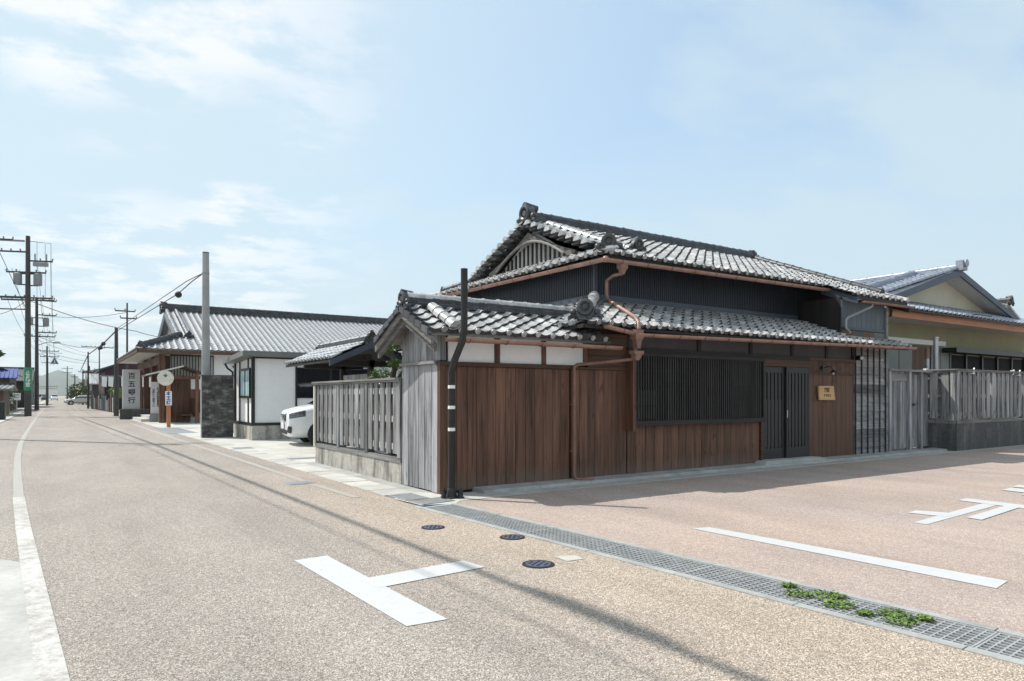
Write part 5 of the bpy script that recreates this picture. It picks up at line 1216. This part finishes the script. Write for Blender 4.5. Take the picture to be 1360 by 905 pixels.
for k, (xo, z) in enumerate(((-1.2, 8.2), (-.6, 8.2), (.7, 8.2), (1.4, 8.2), (.5, 10.9), (1.3, 10.9), (-.9, 10.1))):
    wire(('lowest left line wire', 'lowest inner line wire', 'low right line wire', 'outermost low right line wire', 'highest line wire close to the pole tops', 'highest outer line wire', 'mid-height left line wire')[k] + ' strung between the poles along the left kerb', [(-1.72 + xo, 57.6, z), (-1.72 + xo * .9, 81, z * .93), (-1.3 + xo * .7, 118, z * .88), (-1.7 + xo * .6, 165, z * .9)], .014, 'line_wire', .25, 8)
wire('guy wire slanting down left of the tall dark pole', [(-3.6, 57.5, 11.9), (-1.75, 57.6, 7.2)], .02, 'guy_wire', 0, 4)
wire('cable hanging in a loop left of the tall dark pole', [(-1.75, 57.5, 8.0), (-4.6, 57.5, 6.9)], .018, 'drop_cable', .5, 10)
for k, (za, zb) in enumerate(((6.9, 6.0), (5.6, 5.5), (7.6, 7.3))):
    wire(('highest', 'middle', 'lowest')[k if k != 2 else 0] + ' faint cable spanning the road near the second left pole' if k != 0 else 'faint upper cable spanning the road near the second left pole', [(-1.72, 81, za), (3.2, 95 + k * 8, zb)], .015, 'service_wire', .2, 8)
for (x, y, z, sd) in ((5.1, 118, 8.2, 1), (-1.72, 81, 6.3, 1)):
    la = thing('street_lamp', 'small street lamp arm on the pole behind the dark gabled shop' if x > 0 else 'small street lamp arm on the second dark pole at the left kerb', 'street lamp', (x, y, z))
    new('arm', MB().tube([(0, 0, 0), (.8, 0, .35), (1.3, 0, .4)], .04, 6), 'grey_metal', la, True); new('head', MB().ball((1.55, 0, .38), .28, 8, 5, (1.4, .7, .45)), 'alu', la, True)
# ------------------------------------------------------------------ hanging crossing sign
HS = thing('crossing_sign', 'blue triangular crossing sign hanging high over the road', 'road sign', (-.35, 100, 0)); MT['sign_blue'] = plain('blue_sign_face', (.04, .09, .22), .4, 0, .1)
new('panel', MB().prism([(-.45, 0, 5.25), (.45, 0, 5.25), (.08, 0, 6.05), (-.08, 0, 6.05)], (0, .05, 0)), 'sign_blue', HS); new('border', MB().beam((-.42, -.01, 5.28), (.42, -.01, 5.28), .02, .04).beam((-.42, -.01, 5.28), (0, -.01, 6.03), .02, .04).beam((.42, -.01, 5.28), (0, -.01, 6.03), .02, .04), 'white', HS)
new('figure', MB().ball((0, -.015, 5.72), .06, 8, 5).beam((0, -.01, 5.66), (.02, -.01, 5.48), .03, .10).beam((.02, -.01, 5.48), (.12, -.01, 5.33), .03, .05).beam((0, -.01, 5.48), (-.12, -.01, 5.34), .03, .05), 'white', HS); new('hanger', MB().tube([(-1.3, 0, 6.6), (0, 0, 6.6), (.8, 0, 6.6)], .03, 6).tube([(0, 0, 6.6), (0, 0, 6.0)], .02, 5), 'grey_metal', HS)
# ------------------------------------------------------------------ cars far down the road
est = [(0.0, .55, .42, .66, .9, 0), (.06, .72, .30, .74, .95, 0), (.25, .80, .25, .82, .95, 0), (.7, .84, .22, .93, 1.0, 0), (1.1, .84, .22, 1.00, .98, .04), (1.5, .84, .22, 1.26, .98, .12), (1.95, .84, .22, 1.43, .98, .2), (2.6, .84, .22, 1.47, .98, .22), (3.5, .84, .22, 1.43, .98, .22), (4.0, .83, .24, 1.30, .98, .2), (4.25, .80, .30, 1.05, .95, .1), (4.32, .70, .40, .9, .92, 0)]
c1 = make_van('silver estate car standing crosswise at the right kerb beyond the bank', (.75, 126.5, 0), R(4), 'car_grey', None, est, 'parked_car', 'car')
for s_ in (-1, 1): new('headlight', MB().prism([(0, s_ * .50, .62), (.12, s_ * .78, .64), (.25, s_ * .81, .74), (.05, s_ * .55, .72)][::s_], (.01, s_ * .015, .004)), 'lens', c1)
c2 = make_van('small white van far away in the middle of the road', (-.9, 246, 0), R(90), 'car_white', None, None, 'distant_van', 'van')
c3 = make_van('dark van beside the far white one on the left of the road', (-3.2, 240, 0), R(90), 'ribbed', None, None, 'distant_van', 'van')
# ------------------------------------------------------------------ buildings down the street
MT['maroon'] = plain('maroon_cladding', (.07, .025, .035), .6, 0, .15, 1); MT['blue_roof'] = plain('blue_metal_roof', (.06, .10, .30), .4, .1, .25, 2); MT['beige'] = plain('beige_wall', (.45, .42, .33), .8, 0, .1, 1)
MT['greenwall'] = plain('green_panel', (.16, .30, .33), .6, 0, .2, 1); MT['rust'] = plain('rusty_panel', (.11, .065, .05), .7, 0, .3, 2)
def house(name, label, x0, x1, y0, y1, h, rh, wall, roof, axis='y', cat='house', windows=True, over=.5, tiles=True):
    g = thing(name, label, cat, ((x0 + x1) / 2, y0, 0), world=True)
    new('wall', MB().box(x0, y0, 0, x1, y1, h), wall, g)
    if axis == 'y':
        cx_ = (x0 + x1) / 2; tt = rh / ((x1 - x0) / 2); xa, xb = x0 - over, x1 + over; ze = h - tt * over
        r = new('roof', MB().prism([(xa, y0 - over, ze), (cx_, y0 - over, h + rh), (cx_, y1 + over, h + rh), (xa, y1 + over, ze)][::-1], (0, 0, .12)), roof, g)
        new('roof_slope', MB().prism([(xb, y0 - over, ze), (xb, y1 + over, ze), (cx_ + .001, y1 + over, h + rh), (cx_ + .001, y0 - over, h + rh)][::-1], (0, 0, .12)), roof, r)
        new('gable_wall', MB().prism([(x0, y0, h), (x1, y0, h), (cx_, y0, h + rh)], (0, y1 - y0, 0)), wall, g)
        rid = MB().beam((cx_, y0 - over, h + rh + .2), (cx_, y1 + over, h + rh + .2), .3, .22); new('ridge', rid, 'tile_dark', r)
        if tiles:
            rb_ = MB(); y = y0 - over + .1
            while y < y1 + over: rb_.beam((xa, y, ze + .14), (cx_, y, h + rh + .14), .10, .05); y += .3
            new('tile_rows', rb_, roof, r)['kind'] = 'stuff'
    else:
        cy_ = (y0 + y1) / 2; tt = rh / ((y1 - y0) / 2); ya, yb = y0 - over, y1 + over; ze = h - tt * over
        r = new('roof', MB().prism([(x0 - over, ya, ze), (x1 + over, ya, ze), (x1 + over, cy_, h + rh), (x0 - over, cy_, h + rh)], (0, 0, .12)), roof, g)
        new('roof_slope', MB().prism([(x1 + over, yb, ze), (x0 - over, yb, ze), (x0 - over, cy_ + .001, h + rh), (x1 + over, cy_ + .001, h + rh)], (0, 0, .12)), roof, r)
        new('gable_wall', MB().prism([(x0, y1, h), (x0, cy_, h + rh), (x0, y0, h)], (x1 - x0, 0, 0)), wall, g)
        new('ridge', MB().beam((x0 - over, cy_, h + rh + .2), (x1 + over, cy_, h + rh + .2), .3, .22), 'tile_dark', r)
        if tiles:
            rb_ = MB(); x = x0 - over + .1
            while x < x1 + over: rb_.beam((x, ya, ze + .14), (x, cy_, h + rh + .14), .10, .05); x += .3
            new('tile_rows', rb_, roof, r)['kind'] = 'stuff'
    if windows:
        side = x0 - .03 if x0 > 0 else x1 + .03
        yy_ = y0 + 1.0
        while yy_ < y1 - 1.6:
            w1 = new('window', MB().box(min(side, side + (.03 if side < x0 else -.03)), yy_, .9, max(side, side + (.03 if side < x0 else -.03)), yy_ + 1.5, 2.1), 'black', g)
            new('pane', MB().box(side - .012, yy_ + .08, .98, side + .012, yy_ + .72, 2.02).box(side - .012, yy_ + .78, .98, side + .012, yy_ + 1.42, 2.02), 'glass', w1); yy_ += 3.0
        w1 = new('window', MB().box(x0 + .8, y0 - .03, .9, x0 + 2.3, y0, 2.1), 'black', g); new('pane', MB().box(x0 + .88, y0 - .04, .98, x0 + 2.22, y0 - .031, 2.02), 'glass', w1)
    return g
hm = house('gabled_shop', 'dark maroon gabled building with white shop curtains beyond the stone slab sign', 3.9, 11.5, 80, 92, 4.1, 1.5, 'maroon', 'tile_dark', 'y')
cu = new('awning', MB().box(3.5, 77.5, 3.3, 9.5, 79.9, 3.42), 'shutter', hm)
for k in range(9): new('curtain', MB().prism([(3.55 + k * .55, 77.52, 2.35), (3.95 + k * .55, 77.52, 2.25), (4.02 + k * .55, 77.58, 3.3), (3.55 + k * .55, 77.50, 3.3)], (0, .03, 0)), 'white' if k % 3 != 2 else 'plaster_dark', cu)
new('shop_front', MB().box(3.95, 79.9, .2, 9.5, 79.97, 2.4), 'black', hm)
h2 = house('grey_house', 'low grey house with a dark roof behind the coloured fence panels', 3.5, 12, 98, 108, 2.9, 1.3, 'plaster_dark', 'tile', 'x')
h3 = house('beige_house', 'two-storey pale house with a flat-looking roof behind the silver car', 4.6, 12, 112, 124, 5.0, .9, 'beige', 'shutter', 'y')
h4 = house('white_house', 'white house block left of the beige one, far along the right side', 4.2, 13, 138, 150, 5.6, .5, 'plaster_white', 'shutter', 'y')
h5 = house('far_house', 'far brown house with a low roof near the end of the road on the right', 5, 15, 190, 205, 4, 1.5, 'rust', 'tile_dark', 'y')
PF = thing('panel_fence', 'row of faded blue, grey and rusty panels standing along the right kerb', 'fence', (4, 58, 0), world=True)
y = 66.0; k = 0
while y < 88:
    hgt = 1.25 + .25 * math.sin(k * 1.7); new('panel', MB().box(3.85 - .04 * (y - 66), y, .05, 3.92 - .04 * (y - 66), y + 1.35, hgt), ('concrete', 'rust', 'copper_dark', 'concrete_white', 'greenwall', 'brown_red', 'greenwall', 'concrete_grey')[k % 8], PF)
    new('post', MB().box(3.83 - .04 * (y - 66), y - .06, 0, 3.95 - .04 * (y - 66), y, hgt + .1), 'plaster_dark', PF); y += 1.5; k += 1
shrub_c = [((4.3 + .5 * (i % 3), 70 + i * .9, 1.5 + .25 * (i % 2)), .55) for i in range(5)]
tag(new('leafy_shrub', leaf_cloud(shrub_c, 260, .13, (1, 1, .8), 5), 'weed'), 'bright green leafy bush behind the pole by the stone slab sign', 'shrub')
hc = [((3.6 + random.uniform(-.3, .8), 133 + i * 4.0, 1.2 + random.uniform(0, 1.3)), 1.5 + random.uniform(0, .9)) for i in range(16)]
tag(new('roadside_bushes', leaf_cloud(hc, 330, .34, (1, 1, .8), 6), 'leaf_dark'), 'row of dark and yellowish bushes along the right kerb beyond the silver car', 'bushes')
hc2 = [((4.1 + random.uniform(-.3, .6), 129 + i * 3.0, 1.0), 1.0) for i in range(5)]
tag(new('pale_bush', leaf_cloud(hc2, 300, .26, (1, 1, .8), 8), 'leaf'), 'yellow-green bush just behind the silver car', 'shrub')
# left side: old houses, dark garden
l1 = house('old_house', 'old two-storey wooden house with a blue metal awning at the left edge', -12, -3.7, 78, 90, 3.6, 1.9, 'rust', 'tile_dark', 'y', windows=True)
aw = new('awning', MB().prism([(-6.0, 76.0, 3.0), (-3.0, 76.0, 2.95), (-3.0, 78, 3.85), (-6.0, 78, 3.85)], (0, 0, .06)), 'blue_roof', l1)
for k in range(10): new('awning_rib', MB().beam((-5.9 + k * .31, 76.0, 3.07), (-5.9 + k * .31, 78, 3.93), .06, .06), 'blue_roof', aw)
l2 = house('shed', 'small dark shed with a pale roof edge before the old house', -9.5, -3.1, 58, 65, 1.8, .25, 'rust', 'shutter', 'x', windows=False)
l3 = house('left_house', 'low dark house beyond the tall pole with the green sign', -11, -3.0, 100, 112, 3.2, 1.5, 'darkwood', 'tile_dark', 'x')
l4 = house('far_left_house', 'far grey house with a maroon roof on the left of the road end', -9, -3.2, 130, 142, 3.4, 1.2, 'shutter', 'maroon', 'x')
l5 = house('pale_block', 'pale blocky building at the far end of the road', -8, -.5, 380, 395, 5, .6, 'plaster_white', 'shutter', 'x')
l6 = house('grey_block', 'grey blocky building at the far right end of the road', 8, 24, 300, 320, 7.5, 1.0, 'shutter', 'tile', 'y')
bx_ = thing('black_bin', 'large black container box at the left edge of the road', 'container', (-3.3, 49.5, 0)); new('body', MB().box(-.9, -.6, .05, .75, .6, 1.0), 'black', bx_); new('lid', MB().box(-.95, -.65, 1.0, .8, .65, 1.08), 'plaster_dark', bx_)
hd = [((-3.3 + random.uniform(-.8, .2), 68 + i * .8, .8 + random.uniform(0, .7)), .8) for i in range(14)]
tag(new('left_hedge', leaf_cloud(hd, 260, .16, (1, 1, .9), 9), 'leaf_dark'), 'dark hedge behind the small white notices on the left', 'hedge')
tr = thing('old_pine', 'dark tree crown leaning in at the left edge above the shed', 'tree', (-6.6, 74, 0)); new('trunk', MB().tube([(0, 0, 0), (.3, 0, 3), (.2, 0, 5.6)], [.22, .16, .08], 8), 'bark', tr, True); new('crown', leaf_cloud([((.9, 0, 5.6), .9), ((2.0, .3, 5.1), .7), ((-.3, 0, 6.0), 1.0), ((1.2, -.4, 5.0), .6)], 420, .22, (1, 1, .5), 12), 'leaf_dark', tr)
for i, (x, y, z, lab) in enumerate(((-2.85, 70, 1.05, 'small white notice board on a post beside the left kerb'), (-3.35, 70, .75, 'smaller pale notice board left of the white one'))):
    n_ = thing('notice_board', lab, 'sign', (x, y, 0)); new('board', MB().box(-.27, -.02, z, .27, .02, z + .58), 'white', n_); new('post', MB().box(-.04, .021, 0, .04, .07, z + .3), 'alu', n_); new('print_lines', MB().box(-.2, -.024, z + .38, .2, -.0205, z + .46).box(-.2, -.024, z + .2, .15, -.0205, z + .25), 'shutter', n_)
# far mountains behind everything
def hills():
    m = MB(); n = 90; rr_ = np.random.default_rng(4); rows = []
    for (y, zmul) in ((5200, 0), (5600, .55), (6200, 1.0), (6800, .0)):
        row = []
        for k in range(n + 1):
            x = -4200 + 9000 * k / n; hgt = 150 + 60 * math.sin(k * .35 + 1) + 40 * math.sin(k * .93) + 25 * math.sin(k * 2.1 + .5); hgt *= max(.15, 1 - abs(x - 250) / 5200)
            row.append((x, y + 60 * math.sin(k * .7), max(0, hgt * zmul) - (1 if zmul == 0 else 0)))
        rows.append(row)
    o = 0
    for r in rows: m.v.extend(r)
    q = n + 1
    for j in range(len(rows) - 1):
        for k in range(n): m.f.append((j * q + k, j * q + k + 1, (j + 1) * q + k + 1, (j + 1) * q + k))
    return m
MT['forest'] = plain('forest_hillside', (.035, .06, .035), .9, 0, .3, .01)
struct('hills', hills(), 'forest', True)
# ------------------------------------------------------------------ weeds in the grating, tufts at edges
def weed_patch(cs, n, seed, h=.045, sp=1.0):
    rr_ = np.random.default_rng(seed); m = MB()
    for c, r in cs:
        for _ in range(n):
            a = rr_.uniform(0, 6.283); d = r * math.sqrt(rr_.uniform(0, 1)); p = Vector((c[0] + d * math.cos(a), c[1] + d * math.sin(a), .004)); hh = h * rr_.uniform(.1, 1)
            b = rr_.uniform(0, 6.283); u = Vector((math.cos(b), math.sin(b), rr_.uniform(-.2, .9))) * .014 * rr_.uniform(.35, 1.5); v = Vector((-math.sin(b), math.cos(b), .2)) * .010
            t = p + Vector((0, 0, hh)); m.add([t - u * .3, t + v, t + u, t - v], [(0, 1, 2, 3)])
            if rr_.uniform() < .5: q_ = p + Vector((rr_.normal() * .03, rr_.normal() * .03, hh * 1.7)); m.add([p, p + Vector((.004, .001, 0)), q_], [(0, 1, 2)])
    return m
def wp(t, o): return gl(t, o)
w1 = new('weeds', weed_patch([(wp(4.86, -.02), .09), (wp(4.99, .07), .11), (wp(5.16, -.03), .10), (wp(4.72, .12), .05), (wp(5.06, .14), .06)], 170, 21, .018), 'weed'); w1['kind'] = 'stuff'; tag(w1, 'larger patch of low green weeds growing through the channel grating', 'weeds')
w2 = new('weeds', weed_patch([(wp(5.47, .06), .10), (wp(5.56, -.06), .10), (wp(5.36, -.08), .05), (wp(5.64, .1), .05)], 170, 22, .018), 'weed'); w2['kind'] = 'stuff'; tag(w2, 'smaller patch of low green weeds growing through the channel grating', 'weeds')
gsu = new('grass', weed_patch([((-2.9 - .3 * (i % 4), 50 + i * .8), .35) for i in range(12)], 120, 23, .35), 'weed'); gsu['kind'] = 'stuff'; tag(gsu, 'strip of grass at the left kerb below the notices', 'grass')
# ------------------------------------------------------------------ thin summer haze
hz = MB().box(-9100, -9100, -1.1, 9100, 9100, 460)
hm_ = bpy.data.materials.new('haze_air'); hm_.use_nodes = True; t_ = hm_.node_tree; t_.nodes.clear()
pv = t_.nodes.new('ShaderNodeVolumePrincipled'); pv.inputs['Color'].default_value = (.90, .97, 1.0, 1); pv.inputs['Density'].default_value = 0.9e-4; pv.inputs['Anisotropy'].default_value = 0.2
ho = t_.nodes.new('ShaderNodeOutputMaterial'); t_.links.new(pv.outputs[0], ho.inputs['Volume'])
MT['haze'] = hm_
h_ = new('haze', hz, 'haze'); h_['kind'] = 'stuff'
